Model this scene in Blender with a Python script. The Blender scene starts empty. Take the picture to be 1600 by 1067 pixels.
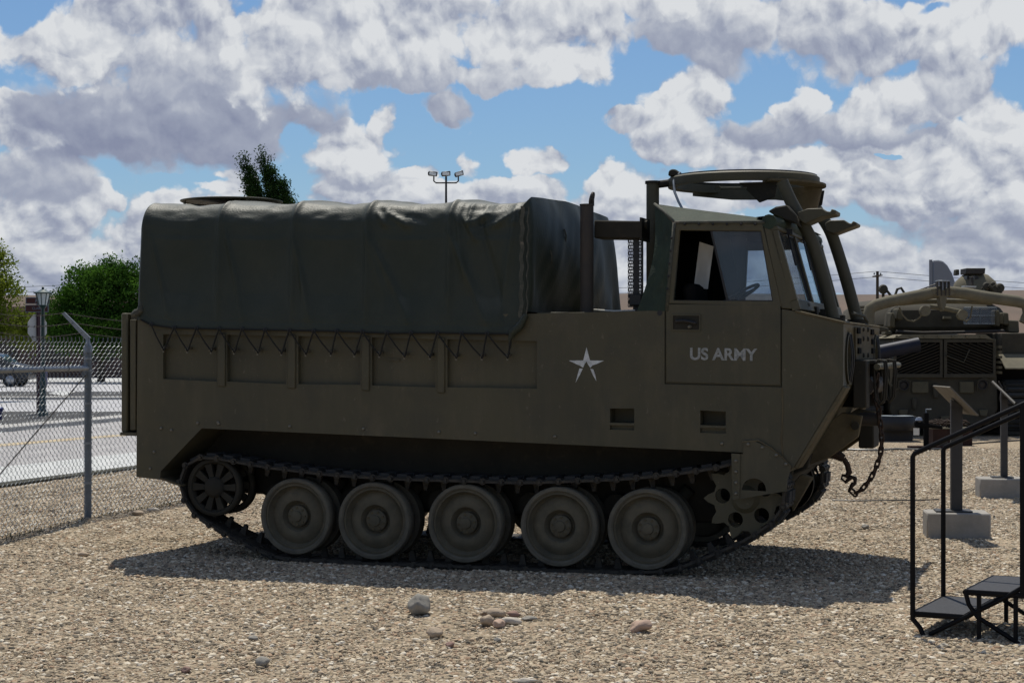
import bpy, bmesh, math, random
from mathutils import Vector, Matrix, noise as mnoise
random.seed(7)
R = math.radians
sc = bpy.context.scene
COL = sc.collection

# ------------------------------------------------------------------ camera
F = 2700.0            # focal length in pixels of the 1600 px wide photograph
H = 1.69              # eye height
HY = 548.0            # horizon row
cam_d = bpy.data.cameras.new('camera')
cam_d.sensor_width = 36.0
cam_d.lens = F / 1600 * 36
cam_d.shift_y = (HY - 533.5) / 1600
cam_d.clip_end = 6000
cam = bpy.data.objects.new('camera', cam_d)
cam.location = (0, 0, H); cam.rotation_euler = (R(90), 0, 0)
COL.objects.link(cam); sc.camera = cam

# ------------------------------------------------------------------ sun + exposure
SUN_EL = 65.0
sd = Vector((0.045, -math.cos(R(SUN_EL)), -math.sin(R(SUN_EL)))).normalized()
sl = bpy.data.lights.new('sun', 'SUN'); sl.energy = 4.4; sl.angle = R(0.53); sl.color = (1.0, 0.94, 0.83)
so = bpy.data.objects.new('sun', sl); so.rotation_euler = sd.to_track_quat('-Z', 'Y').to_euler(); COL.objects.link(so)
sc.view_settings.view_transform = 'Standard'; sc.view_settings.look = 'None'
sc.view_settings.exposure = 0; sc.view_settings.gamma = 1; sc.view_settings.use_curve_mapping = False

# ------------------------------------------------------------------ world: sky + cumulus
world = bpy.data.worlds.new('World'); sc.world = world; world.use_nodes = True
W = world.node_tree; W.nodes.clear()
def wn(t, **k):
    n = W.nodes.new(t)
    for a, b in k.items(): setattr(n, a, b)
    return n
def setin(n, i, v):
    if v is None: return
    if hasattr(v, 'is_output'): W.links.new(v, n.inputs[i])
    else: n.inputs[i].default_value = v
def M_(op, a=None, b=None, c=None, clamp=False):
    n = wn('ShaderNodeMath', operation=op, use_clamp=clamp)
    setin(n, 0, a); setin(n, 1, b); setin(n, 2, c); return n.outputs[0]
def VM(op, a=None, b=None, c=None):
    n = wn('ShaderNodeVectorMath', operation=op)
    setin(n, 0, a); setin(n, 1, b); setin(n, 2, c)
    return n.outputs['Value'] if op in ('DOT_PRODUCT', 'LENGTH') else n.outputs[0]
def MR(v, a, b, c=0.0, d=1.0, smooth=True):
    n = wn('ShaderNodeMapRange'); n.interpolation_type = 'SMOOTHSTEP' if smooth else 'LINEAR'
    setin(n, 0, v); n.inputs[1].default_value = a; n.inputs[2].default_value = b
    n.inputs[3].default_value = c; n.inputs[4].default_value = d; return n.outputs[0]
tc = wn('ShaderNodeTexCoord')
sx = wn('ShaderNodeSeparateXYZ'); W.links.new(tc.outputs['Generated'], sx.inputs[0])
az = M_('ARCTAN2', sx.outputs[0], sx.outputs[1])
el = M_('ARCSINE', sx.outputs[2])
cx = wn('ShaderNodeCombineXYZ'); W.links.new(az, cx.inputs[0]); W.links.new(el, cx.inputs[1])
P = VM('MULTIPLY', cx.outputs[0], (10, 10, 10))          # unit = 0.1 rad = 270 photo pixels
def fbm(vec, scale, detail, rough=0.55, lac=2.1, dist=0.0):
    n = wn('ShaderNodeTexNoise'); n.noise_dimensions = '2D'
    setin(n, 'Vector', vec); n.inputs['Scale'].default_value = scale; n.inputs['Detail'].default_value = detail
    n.inputs['Roughness'].default_value = rough; n.inputs['Lacunarity'].default_value = lac; n.inputs['Distortion'].default_value = dist
    return n
def puff(vec, scale, detail=4.0):
    n = wn('ShaderNodeTexVoronoi'); n.feature = 'F1'; n.voronoi_dimensions = '2D'
    setin(n, 'Vector', vec); n.inputs['Scale'].default_value = scale; n.inputs['Detail'].default_value = detail
    n.inputs['Roughness'].default_value = 0.42; n.inputs['Lacunarity'].default_value = 2.3
    return n.outputs['Distance']
warp = fbm(P, 1.7, 5).outputs['Color']
PW = VM('MULTIPLY_ADD', VM('SUBTRACT', warp, (.5, .5, .5)), (0.34, 0.26, 0), P)   # warped position
SUNP = (0.025, 0.06, 0)
def relief(vec):
    a = fbm(vec, 2.6, 8, 0.55).outputs['Fac']
    b = puff(vec, 2.6, 4)
    return M_('MULTIPLY_ADD', b, -0.95, M_('MULTIPLY', a, 0.45))
cy = wn('ShaderNodeCombineXYZ'); W.links.new(M_('MULTIPLY', az, 10.0), cy.inputs[0])      # cells flatten towards the horizon
W.links.new(M_('MULTIPLY', M_('SQRT', M_('ADD', M_('MAXIMUM', el, 0.0), 0.02)), 7.6), cy.inputs[1])
PN = VM('MULTIPLY_ADD', VM('SUBTRACT', warp, (.5, .5, .5)), (0.2, 0.16, 0), cy.outputs[0])
N0 = relief(PN); N1 = relief(VM('ADD', PN, SUNP))
# cloud masses: centre x, centre y, radius x, radius y (photo pixels -> angles), brightness
BL = [(105,85,100,62,.95),(50,65,28,48,.8),(230,40,120,60,.78),(280,190,200,85,.30),(250,110,130,70,.55),(430,120,62,80,.85),
 (55,215,72,48,.8),(85,275,85,48,.42),(120,325,90,40,.78),(40,390,190,75,.62),(340,70,90,80,.6),(455,60,110,60,.85),(620,50,130,70,.86),
 (800,50,140,62,.82),(880,95,75,38,.88),(610,118,130,28,.55),(770,120,60,20,.62),(545,235,88,42,.88),(560,272,72,24,.5),(598,195,20,45,.75),
 (355,292,45,26,.92),(738,245,24,42,.82),(830,252,42,22,.9),(640,310,160,38,.7),(800,310,150,34,.68),(955,275,70,40,.84),(700,165,40,22,.4),
 (1010,300,110,45,.75),(1090,40,140,60,.56),(1130,85,70,42,.4),(1060,165,62,50,.86),(975,190,36,18,.66),(1010,15,60,30,.8),(1235,45,120,60,.7),(1330,90,110,62,.66),
 (1430,75,60,45,.85),(1510,60,85,62,.92),(1500,140,80,50,.62),(1400,165,120,40,.78),(1240,172,40,22,.85),(1270,205,160,24,.46),(1330,215,110,16,.36),
 (1160,235,120,40,.8),(1180,290,140,46,.7),(1330,265,120,44,.82),(1480,250,130,46,.84),(1580,230,60,60,.88),(1420,320,200,40,.6),(1560,310,120,50,.74),
 (1480,370,260,34,.46),(1300,370,160,30,.6),(1400,235,120,30,.72),(1480,425,260,24,.70),(1300,450,260,14,.55),(1500,455,200,12,.66),(1150,435,200,20,.66),(1150,380,150,40,.6),(900,420,400,110,.62),(300,420,300,110,.62),(1450,400,300,90,.6),(60,440,200,90,.6),
 (150,230,130,40,.30),(330,225,140,38,.28),(520,20,60,40,.8),(700,20,90,40,.82),(480,110,60,40,.75),(940,50,60,50,.8),(1180,60,60,60,.62),(1050,210,60,50,.82),(900,330,120,50,.7),(1370,300,220,40,.8),(1540,180,60,40,.8),(660,270,30,16,.8)]
NEG = [(20,20,75,50),(85,22,26,36),(20,152,48,18),(540,160,45,16),(810,200,170,44),(275,285,70,10),(1002,118,20,50),(1430,35,48,13),(1580,115,40,60),
 (1215,152,50,17),(470,225,30,26),(420,295,20,22),(680,225,26,30),(700,265,22,22),(780,255,18,25),(1390,243,26,6),(900,255,30,18),(270,300,50,16)]
def a2(px, py): return ((px-800)/F*10, (HY-py)/F*10)
# each cumulus is one cell with a bright crown, a greyer base and a billowing edge; nearer cells overlap farther ones
rc_ = random.Random(12)
cells = []
for (bx, by, rx, ry, br) in BL:
    cells.append((bx, by, rx, ry, br, 1))
    k = 3 if br > .72 and rx > 45 else (2 if rx > 100 else 0)
    for q in range(k):
        th = rc_.uniform(0.1, 3.04); cells.append((bx+rx*.72*math.cos(th), by-ry*.55*math.sin(th)+ry*.15, rx*rc_.uniform(.26,.42), ry*rc_.uniform(.34,.55), min(.98, br+rc_.uniform(-.02,.14)), 0))
cells = sorted(cells, key=lambda c: -c[5])[:98]      # (more layers than this overflow the shader stack)
cells.sort(key=lambda c: (-(c[1]+c[3]*.5)+(-40 if not c[5] else 0) if False else -(c[1])))
bil = M_('MULTIPLY', M_('ADD', N0, 0.45), 1.55)
bil = M_('ADD', bil, 0.27)
S = None; AL = None; DM = None
for (bx, by, rx, ry, br, _) in cells:
    c = a2(bx, by); ir = (F/10/rx, F/10/ry)
    v = VM('MULTIPLY_ADD', PW, (ir[0], ir[1], 0), (-c[0]*ir[0], -c[1]*ir[1], 0))
    w = M_('SUBTRACT', bil, VM('DOT_PRODUCT', v, v)); w = M_('ADD', w, 1.0)
    vy = VM('DOT_PRODUCT', v, (0.05, 0.20 if br > .5 else 0.10, 0))
    a_ = MR(w, 0.0, 0.5) if br > .5 else MR(w, -0.25, 0.6)
    sh_ = M_('ADD', vy, br, clamp=True)
    if S is None: S = 0.55; AL = M_('MULTIPLY', a_, 1.0)
    if True:
        m = wn('ShaderNodeMix'); m.data_type = 'FLOAT'; setin(m, 0, a_); setin(m, 2, S); setin(m, 3, sh_); S = m.outputs[0]
        AL = M_('MAXIMUM', AL, a_)
neg = None
for (bx, by, rx, ry) in NEG:
    c = a2(bx, by); ir = (F/10/rx, F/10/ry)
    v = VM('MULTIPLY_ADD', PW, (ir[0], ir[1], 0), (-c[0]*ir[0], -c[1]*ir[1], 0))
    w = M_('SUBTRACT', 1.0, VM('DOT_PRODUCT', v, v))
    neg = w if neg is None else M_('MAXIMUM', neg, w)
AL = M_('MULTIPLY', AL, MR(M_('SUBTRACT', neg, M_('MULTIPLY', bil, 1.0)), -0.1, 0.4, 1.0, 0.0))
inview = MR(M_('ABSOLUTE', az), 0.30, 0.40, 1.0, 0.0)
inview = M_('MULTIPLY', inview, MR(el, 0.20, 0.30, 1.0, 0.0))
big = fbm(PW, 0.55, 3, 0.5).outputs['Fac']
oD = M_('ADD', M_('MULTIPLY_ADD', big, 5.0, -2.75), bil)  # unseen clouds beyond the view, thinned and darkened to lower the ambient light
mixd = wn('ShaderNodeMix'); mixd.data_type = 'FLOAT'; setin(mixd, 0, inview); setin(mixd, 2, MR(oD, 0, .45)); setin(mixd, 3, AL)
alpha = mixd.outputs[0]
mixb = wn('ShaderNodeMix'); mixb.data_type = 'FLOAT'; setin(mixb, 0, inview); setin(mixb, 2, MR(oD, 0, 1.2, .75, .2)); setin(mixb, 3, S)
rel = M_('MULTIPLY', M_('SUBTRACT', N0, N1), 1.4)
rel = M_('MULTIPLY', rel, MR(mixb.outputs[0], 0.3, 0.8, 0.35, 1.0))
bright = M_('ADD', mixb.outputs[0], rel)
bright = M_('ADD', bright, MR(alpha, 0.2, 1.0, 0.0, 0.0))
bright = M_('ADD', bright, 0.03)
ramp = wn('ShaderNodeValToRGB'); W.links.new(bright, ramp.inputs[0])
cr = ramp.color_ramp; cr.elements[0].position = 0.12; cr.elements[0].color = (.24, .27, .38, 1)
cr.elements[1].position = 1.0; cr.elements[1].color = (.70, .72, .745, 1)
e = cr.elements.new(0.42); e.color = (.35, .385, .48, 1)
e = cr.elements.new(0.68); e.color = (.52, .55, .61, 1)
# clear air between the clouds
sky = wn('ShaderNodeTexSky'); sky.sky_type = 'NISHITA'; sky.sun_disc = False
sky.sun_elevation = R(SUN_EL); sky.sun_rotation = 0.0; sky.air_density = 1.0; sky.dust_density = 0.6; sky.ozone_density = 2.5
skm = wn('ShaderNodeMix'); skm.data_type = 'RGBA'; skm.blend_type = 'MULTIPLY'; skm.inputs[0].default_value = 1.0
W.links.new(sky.outputs[0], skm.inputs[6]); skm.inputs[7].default_value = (.058, .073, .088, 1)
hz = wn('ShaderNodeMix'); hz.data_type = 'RGBA'; setin(hz, 0, MR(el, 0.0, 0.06, 0.3, 0.0)); setin(hz, 6, ramp.outputs[0]); hz.inputs[7].default_value = (.40, .47, .58, 1)
low = wn('ShaderNodeMix'); low.data_type = 'RGBA'; setin(low, 0, MR(el, 0.0, 0.11, 0.85, 0.0)); setin(low, 6, skm.outputs[2]); low.inputs[7].default_value = (.36, .50, .70, 1)
fin = wn('ShaderNodeMix'); fin.data_type = 'RGBA'; setin(fin, 0, alpha); setin(fin, 6, low.outputs[2]); setin(fin, 7, hz.outputs[2])
hz2 = wn('ShaderNodeMix'); hz2.data_type = 'RGBA'; setin(hz2, 0, MR(el, 0.0, 0.032, 0.75, 0.0)); setin(hz2, 6, fin.outputs[2]); hz2.inputs[7].default_value = (.36, .45, .58, 1)
bg = wn('ShaderNodeBackground'); W.links.new(hz2.outputs[2], bg.inputs[0]); bg.inputs[1].default_value = 1.0
wo = wn('ShaderNodeOutputWorld'); W.links.new(bg.outputs[0], wo.inputs[0])
world.cycles.sampling_method = 'MANUAL'; world.cycles.sample_map_resolution = 512

# ------------------------------------------------------------------ materials
def mat(name, c, rough=.75, c2=None, nscale=3.0, metal=0.0, bump=0.0, bscale=60.0, spec=.3, c3=None, c3scale=12, c3amt=.35, stretch=(1,1,1), detail=6):
    m = bpy.data.materials.new(name); m.use_nodes = True; t = m.node_tree; b = t.nodes['Principled BSDF']
    b.inputs['Roughness'].default_value = rough; b.inputs['Metallic'].default_value = metal
    b.inputs['Specular IOR Level'].default_value = spec
    c = tuple(c)+(1,)
    if not c2 and not bump: b.inputs['Base Color'].default_value = c; return m
    g = t.nodes.new('ShaderNodeNewGeometry'); mp = t.nodes.new('ShaderNodeMapping'); t.links.new(g.outputs['Position'], mp.inputs[0]); mp.inputs['Scale'].default_value = stretch
    if c2:
        n = t.nodes.new('ShaderNodeTexNoise'); n.inputs['Scale'].default_value = nscale; n.inputs['Detail'].default_value = detail; n.inputs['Roughness'].default_value = .65
        t.links.new(mp.outputs[0], n.inputs[0])
        mr = t.nodes.new('ShaderNodeMapRange'); mr.inputs[1].default_value = .35; mr.inputs[2].default_value = .65; t.links.new(n.outputs[0], mr.inputs[0])
        mx = t.nodes.new('ShaderNodeMix'); mx.data_type = 'RGBA'; mx.inputs[6].default_value = c; mx.inputs[7].default_value = tuple(c2)+(1,)
        t.links.new(mr.outputs[0], mx.inputs[0]); out = mx.outputs[2]
        if c3:
            n3 = t.nodes.new('ShaderNodeTexNoise'); n3.inputs['Scale'].default_value = c3scale; n3.inputs['Detail'].default_value = 8; n3.inputs['Roughness'].default_value = .7
            t.links.new(mp.outputs[0], n3.inputs[0])
            m3 = t.nodes.new('ShaderNodeMapRange'); m3.inputs[1].default_value = .55; m3.inputs[2].default_value = .72; m3.inputs[4].default_value = c3amt; t.links.new(n3.outputs[0], m3.inputs[0])
            mx3 = t.nodes.new('ShaderNodeMix'); mx3.data_type = 'RGBA'; t.links.new(m3.outputs[0], mx3.inputs[0]); t.links.new(out, mx3.inputs[6]); mx3.inputs[7].default_value = tuple(c3)+(1,)
            out = mx3.outputs[2]
        t.links.new(out, b.inputs['Base Color'])
    else: b.inputs['Base Color'].default_value = c
    if bump:
        n2 = t.nodes.new('ShaderNodeTexNoise'); n2.inputs['Scale'].default_value = bscale; n2.inputs['Detail'].default_value = 5
        t.links.new(g.outputs['Position'], n2.inputs[0])
        bp = t.nodes.new('ShaderNodeBump'); bp.inputs['Strength'].default_value = bump; bp.inputs['Distance'].default_value = .01
        t.links.new(n2.outputs[0], bp.inputs['Height']); t.links.new(bp.outputs[0], b.inputs['Normal'])
    return m
MT = {}
MT['olive'] = mat('olive_paint', (.076,.068,.039), .62, (.056,.052,.032), 1.1, bump=.12, bscale=90, spec=.35, c3=(.12,.098,.06), c3scale=3.2, c3amt=.5, stretch=(1,1,.4))
def weather(m, streak, chip):
    t = m.node_tree; b = t.nodes['Principled BSDF']; src = b.inputs['Base Color'].links[0].from_socket; N = t.nodes.new; L = t.links.new
    g = N('ShaderNodeNewGeometry')
    def layer(src, scale, st, lo, hi, amt, col, det=6, ro=.6):
        mp = N('ShaderNodeMapping'); mp.inputs['Scale'].default_value = st; L(g.outputs['Position'], mp.inputs[0])
        n = N('ShaderNodeTexNoise'); n.inputs['Scale'].default_value = scale; n.inputs['Detail'].default_value = det; n.inputs['Roughness'].default_value = ro; L(mp.outputs[0], n.inputs[0])
        r = N('ShaderNodeMapRange'); r.inputs[1].default_value = lo; r.inputs[2].default_value = hi; r.inputs[4].default_value = amt; L(n.outputs[0], r.inputs[0])
        q = N('ShaderNodeMix'); q.data_type = 'RGBA'; L(r.outputs[0], q.inputs[0]); L(src, q.inputs[6]); q.inputs[7].default_value = tuple(col)+(1,); return q.outputs[2]
    c = layer(src, 9, (1,1,.10), .52, .72, .5, streak)                 # run-down dust streaks
    c = layer(c, 2.3, (1,1,1), .50, .62, .28, (.036,.036,.029))        # cooler repainted patches
    c = layer(c, 34, (1,1,.5), .66, .72, .7, chip, 3)                  # scuffs and chips
    L(c, b.inputs['Base Color'])
    n = N('ShaderNodeTexNoise'); n.inputs['Scale'].default_value = 2.6; n.inputs['Detail'].default_value = 2; L(g.outputs['Position'], n.inputs[0])
    bp = N('ShaderNodeBump'); bp.inputs['Strength'].default_value = .5; bp.inputs['Distance'].default_value = .03; L(n.outputs[0], bp.inputs['Height'])
    old = b.inputs['Normal'].links[0].from_node; L(bp.outputs[0], old.inputs['Normal'])
weather(MT['olive'], (.092,.08,.05), (.115,.10,.068))
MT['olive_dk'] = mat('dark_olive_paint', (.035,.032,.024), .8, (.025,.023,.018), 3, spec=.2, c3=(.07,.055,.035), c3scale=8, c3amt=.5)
MT['olive_dusty'] = mat('dusty_olive_paint', (.12,.10,.062), .85, (.075,.062,.038), 4, bump=.2, bscale=70, spec=.15, c3=(.2,.16,.1), c3scale=9, c3amt=.5)
MT['wheel'] = mat('dusty_wheel_paint', (.125,.11,.077), .85, (.08,.073,.053), 6, bump=.15, bscale=80, spec=.15, c3=(.12,.10,.07), c3scale=11, c3amt=.4)
MT['tyre'] = mat('road_wheel_rubber', (.13,.12,.093), .92, (.09,.083,.066), 9, bump=.2, bscale=120, spec=.1)
MT['track'] = mat('track_steel', (.065,.058,.046), .7, (.03,.029,.027), 14, metal=.3, spec=.3, bump=.3, bscale=90, c3=(.11,.085,.055), c3scale=16, c3amt=.5)
MT['track_rub'] = mat('track_pad_rubber', (.03,.032,.034), .85, (.045,.045,.044), 14, spec=.2)
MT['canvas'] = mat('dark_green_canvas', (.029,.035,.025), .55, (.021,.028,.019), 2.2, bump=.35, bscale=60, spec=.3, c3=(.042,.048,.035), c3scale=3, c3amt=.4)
def lit_top(m, col, amt):
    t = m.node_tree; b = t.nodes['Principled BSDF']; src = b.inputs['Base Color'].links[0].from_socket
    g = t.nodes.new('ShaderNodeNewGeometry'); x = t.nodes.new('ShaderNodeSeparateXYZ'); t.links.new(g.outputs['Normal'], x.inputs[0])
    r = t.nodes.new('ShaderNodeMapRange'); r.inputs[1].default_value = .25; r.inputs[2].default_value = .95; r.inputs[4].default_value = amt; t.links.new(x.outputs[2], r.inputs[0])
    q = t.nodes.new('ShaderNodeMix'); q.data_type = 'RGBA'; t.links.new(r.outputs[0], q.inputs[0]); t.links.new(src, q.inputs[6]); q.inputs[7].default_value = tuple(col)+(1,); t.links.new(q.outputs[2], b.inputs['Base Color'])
lit_top(MT['canvas'], (.13,.135,.115), .8)        # sunlit top of the cover painted into its colour, paler where it faces up
MT['canvas_cab'] = mat('faded_green_canvas', (.034,.05,.034), .75, (.024,.034,.024), 5, bump=.5, bscale=50, spec=.2, c3=(.075,.08,.055), c3scale=14, c3amt=.5)
MT['seam'] = mat('worn_canvas_seam', (.075,.075,.06), .85, (.04,.045,.036), 14, c3=(.2,.17,.13), c3scale=18, c3amt=.7)
MT['black'] = mat('black_metal', (.012,.012,.013), .45, spec=.4)
MT['soot'] = mat('sooty_steel', (.05,.042,.034), .7, (.035,.032,.03), 5, c3=(.10,.075,.05), c3scale=7, c3amt=.5)
MT['rope'] = mat('dark_rope', (.016,.016,.014), .9)
MT['brass'] = mat('worn_steel', (.16,.15,.12), .5, metal=.5)
MT['white'] = mat('worn_white_stencil', (.60,.62,.62), .8, (.40,.42,.42), 30, c3=(.10,.10,.08), c3scale=55, c3amt=.9)
MT['white_dim'] = mat('faded_white_stencil', (.34,.35,.34), .8, (.20,.21,.20), 50, c3=(.06,.055,.04), c3scale=75, c3amt=.95)
MT['cloth'] = mat('white_cloth', (.72,.70,.64), .9)
MT['rust'] = mat('rusty_chain', (.03,.02,.014), .8, (.05,.03,.02), 40)
MT['galv'] = mat('galvanized_steel', (.27,.30,.33), .5, (.2,.225,.25), 12, metal=.35, spec=.5)
MT['galv_post'] = mat('weathered_galvanized_post', (.16,.19,.22), .6, (.12,.145,.17), 10, metal=.2)
MT['concrete'] = mat('concrete', (.32,.30,.27), .9, (.25,.24,.215), 6, bump=.2, bscale=60, c3=(.4,.38,.34), c3scale=20)
MT['steel_post'] = mat('brown_steel_post', (.05,.05,.05), .6, (.04,.04,.042), 5)
MT['railblack'] = mat('black_powder_coat', (.004,.004,.005), .55, spec=.15)
MT['tread'] = mat('black_step_tread', (.016,.017,.021), .65, (.026,.027,.032), 40, c3=(.2,.2,.22), c3scale=60, c3amt=.25)
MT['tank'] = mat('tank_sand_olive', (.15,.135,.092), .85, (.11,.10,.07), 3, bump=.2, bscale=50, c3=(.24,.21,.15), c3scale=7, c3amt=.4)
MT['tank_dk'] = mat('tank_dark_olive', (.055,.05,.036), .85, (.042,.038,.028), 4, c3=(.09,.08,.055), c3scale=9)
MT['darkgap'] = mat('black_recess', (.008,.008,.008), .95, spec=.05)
def glass(name, tint, film, filmcol):
    m = bpy.data.materials.new(name); m.use_nodes = True; t = m.node_tree; t.nodes.clear()
    o = t.nodes.new('ShaderNodeOutputMaterial'); tr = t.nodes.new('ShaderNodeBsdfTransparent'); tr.inputs[0].default_value = tint+(1,)
    gl = t.nodes.new('ShaderNodeBsdfGlossy'); gl.inputs['Roughness'].default_value = .03
    df = t.nodes.new('ShaderNodeBsdfDiffuse'); df.inputs[0].default_value = filmcol+(1,)
    fr = t.nodes.new('ShaderNodeFresnel'); fr.inputs[0].default_value = 1.5
    g0 = t.nodes.new('ShaderNodeNewGeometry'); iv = t.nodes.new('ShaderNodeMath'); iv.operation = 'SUBTRACT'; iv.inputs[0].default_value = 1; t.links.new(g0.outputs['Backfacing'], iv.inputs[1])
    mu = t.nodes.new('ShaderNodeMath'); mu.operation = 'MULTIPLY'; t.links.new(fr.outputs[0], mu.inputs[0]); t.links.new(iv.outputs[0], mu.inputs[1])
    m1 = t.nodes.new('ShaderNodeMixShader'); t.links.new(mu.outputs[0], m1.inputs[0]); t.links.new(tr.outputs[0], m1.inputs[1]); t.links.new(gl.outputs[0], m1.inputs[2])
    nz = t.nodes.new('ShaderNodeTexNoise'); nz.inputs['Scale'].default_value = 5; nz.inputs['Detail'].default_value = 6
    g = t.nodes.new('ShaderNodeNewGeometry'); t.links.new(g.outputs['Position'], nz.inputs[0])
    mr = t.nodes.new('ShaderNodeMapRange'); mr.inputs[1].default_value = .3; mr.inputs[2].default_value = .7; mr.inputs[3].default_value = film*.5; mr.inputs[4].default_value = film*1.4
    t.links.new(nz.outputs[0], mr.inputs[0])
    m2 = t.nodes.new('ShaderNodeMixShader'); t.links.new(mr.outputs[0], m2.inputs[0]); t.links.new(m1.outputs[0], m2.inputs[1]); t.links.new(df.outputs[0], m2.inputs[2])
    t.links.new(m2.outputs[0], o.inputs[0]); return m
MT['glass'] = glass('dusty_clear_glass', (.86,.9,.93), .06, (.4,.42,.42))
MT['glass_side'] = glass('dusty_side_glass', (.66,.73,.80), .12, (.20,.25,.31))

# ------------------------------------------------------------------ mesh helpers
class MB:
    def __init__(s): s.v = []; s.f = []; s.m = []; s.sm = []
    def add(s, vs, fs, mi=0, smooth=False):
        o = len(s.v); s.v += [tuple(v) for v in vs]
        for f in fs: s.f.append(tuple(i+o for i in f)); s.m.append(mi); s.sm.append(smooth)
        return s
    def box(s, a, b, mi=0, M=None):
        x0,y0,z0 = [min(p,q) for p,q in zip(a,b)]; x1,y1,z1 = [max(p,q) for p,q in zip(a,b)]
        vs = [Vector(p) for p in ((x0,y0,z0),(x1,y0,z0),(x1,y1,z0),(x0,y1,z0),(x0,y0,z1),(x1,y0,z1),(x1,y1,z1),(x0,y1,z1))]
        if M: vs = [M@v for v in vs]
        return s.add(vs, [(0,3,2,1),(4,5,6,7),(0,1,5,4),(1,2,6,5),(2,3,7,6),(3,0,4,7)], mi)
    def prism(s, pts, y0, y1, mi=0):
        """pts in (x,z); extruded along y"""
        n = len(pts)
        area = sum(pts[i][0]*pts[(i+1)%n][1]-pts[(i+1)%n][0]*pts[i][1] for i in range(n))
        if area < 0: pts = pts[::-1]
        if y0 > y1: y0, y1 = y1, y0
        vs = [(p[0],y0,p[1]) for p in pts]+[(p[0],y1,p[1]) for p in pts]
        fs = [tuple(range(n)), tuple(range(2*n-1,n-1,-1))]+[(i,i+n,(i+1)%n+n,(i+1)%n) for i in range(n)]
        return s.add(vs, fs, mi)
    def ring(s, outer, inner, y0, y1, mi=0):
        n = len(outer)
        vs = [(p[0],y0,p[1]) for p in outer]+[(p[0],y0,p[1]) for p in inner]+[(p[0],y1,p[1]) for p in outer]+[(p[0],y1,p[1]) for p in inner]
        fs = []
        for i in range(n):
            j = (i+1)%n
            fs += [(i,j,n+j,n+i),(2*n+j,2*n+i,3*n+i,3*n+j),(i,2*n+i,2*n+j,j),(n+j,3*n+j,3*n+i,n+i)]
        return s.add(vs, fs, mi)
    def tube(s, pts, r, n=10, mi=0, closed=False, smooth=True, caps=True):
        pts = [Vector(p) for p in pts]; k = len(pts)
        rs = r if isinstance(r, (list, tuple)) else [r]*k
        tang = []
        for i in range(k):
            a = pts[(i-1)%k] if (closed or i>0) else pts[i]; b = pts[(i+1)%k] if (closed or i<k-1) else pts[i]
            tang.append((b-a).normalized())
        up = Vector((0,0,1)) if abs(tang[0].z) < .9 else Vector((1,0,0))
        nn = (up - tang[0]*up.dot(tang[0])).normalized(); vs = []
        for i in range(k):
            nn = (nn - tang[i]*nn.dot(tang[i])).normalized(); bb = tang[i].cross(nn)
            for j in range(n):
                a = 2*math.pi*j/n; vs.append(pts[i]+(nn*math.cos(a)+bb*math.sin(a))*rs[i])
        fs = []
        for i in range(k if closed else k-1):
            for j in range(n):
                a=i*n+j; b=i*n+(j+1)%n; c=((i+1)%k)*n+(j+1)%n; d=((i+1)%k)*n+j
                fs.append((a,b,c,d))
        s.add(vs, fs, mi, smooth)
        if not closed and caps:
            o = len(s.v)-k*n
            s.f.append(tuple(range(o+n-1,o-1,-1))); s.m.append(mi); s.sm.append(False)
            s.f.append(tuple(range(o+(k-1)*n,o+k*n))); s.m.append(mi); s.sm.append(False)
        return s
    def cyl(s, a, b, r, n=16, mi=0, r2=None):
        return s.tube([a,b], [r, r if r2 is None else r2], n, mi)
    def lathe(s, prof, n=40, mi=0, axis='y', c=(0,0,0), smooth=True, closed=False):
        """prof: (radius, offset along the axis)"""
        vs = []; k = len(prof)
        for r, o in prof:
            for j in range(n):
                a = 2*math.pi*j/n
                if axis == 'y': p = (c[0]+r*math.cos(a), c[1]+o, c[2]+r*math.sin(a))
                elif axis == 'z': p = (c[0]+r*math.cos(a), c[1]+r*math.sin(a), c[2]+o)
                else: p = (c[0]+o, c[1]+r*math.cos(a), c[2]+r*math.sin(a))
                vs.append(p)
        fs = []
        for i in range(k if closed else k-1):
            for j in range(n):
                fs.append((i*n+j, i*n+(j+1)%n, ((i+1)%k)*n+(j+1)%n, ((i+1)%k)*n+j))
        return s.add(vs, fs, mi, smooth)
    def mesh(s, name, mats, fix=True, auto=None):
        me = bpy.data.meshes.new(name); me.from_pydata(s.v, [], s.f)
        for m in (mats if isinstance(mats,(list,tuple)) else [mats]): me.materials.append(MT[m] if isinstance(m,str) else m)
        me.polygons.foreach_set('material_index', s.m); me.polygons.foreach_set('use_smooth', s.sm)
        if fix:
            bm = bmesh.new(); bm.from_mesh(me); bmesh.ops.recalc_face_normals(bm, faces=bm.faces); bm.to_mesh(me); bm.free()
        if auto is not None:
            try: me.set_sharp_from_angle(angle=R(auto))
            except Exception: pass
        me.update(); return me
    def build(s, name, mats, parent=None, fix=True, loc=None, auto=45, bevel=0):
        me = s.mesh(name, mats, fix, auto)
        if bevel: bevel_mesh(me, bevel)
        return link(name, me, parent, loc)
def bevel_mesh(me, w):
    bm = bmesh.new(); bm.from_mesh(me)
    ed = [e for e in bm.edges if len(e.link_faces)==2 and e.calc_face_angle(0) > R(30)]
    bmesh.ops.bevel(bm, geom=ed, offset=w, segments=1, affect='EDGES', clamp_overlap=True); bm.to_mesh(me); bm.free()
def link(name, me, parent=None, loc=None):
    o = bpy.data.objects.new(name, me); COL.objects.link(o)
    if parent: o.parent = parent
    if loc: o.location = loc
    return o
def tag(o, label=None, cat=None, group=None, kind=None):
    if label: o['label'] = label
    if cat: o['category'] = cat
    if group: o['group'] = group
    if kind: o['kind'] = kind
    return o
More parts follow.
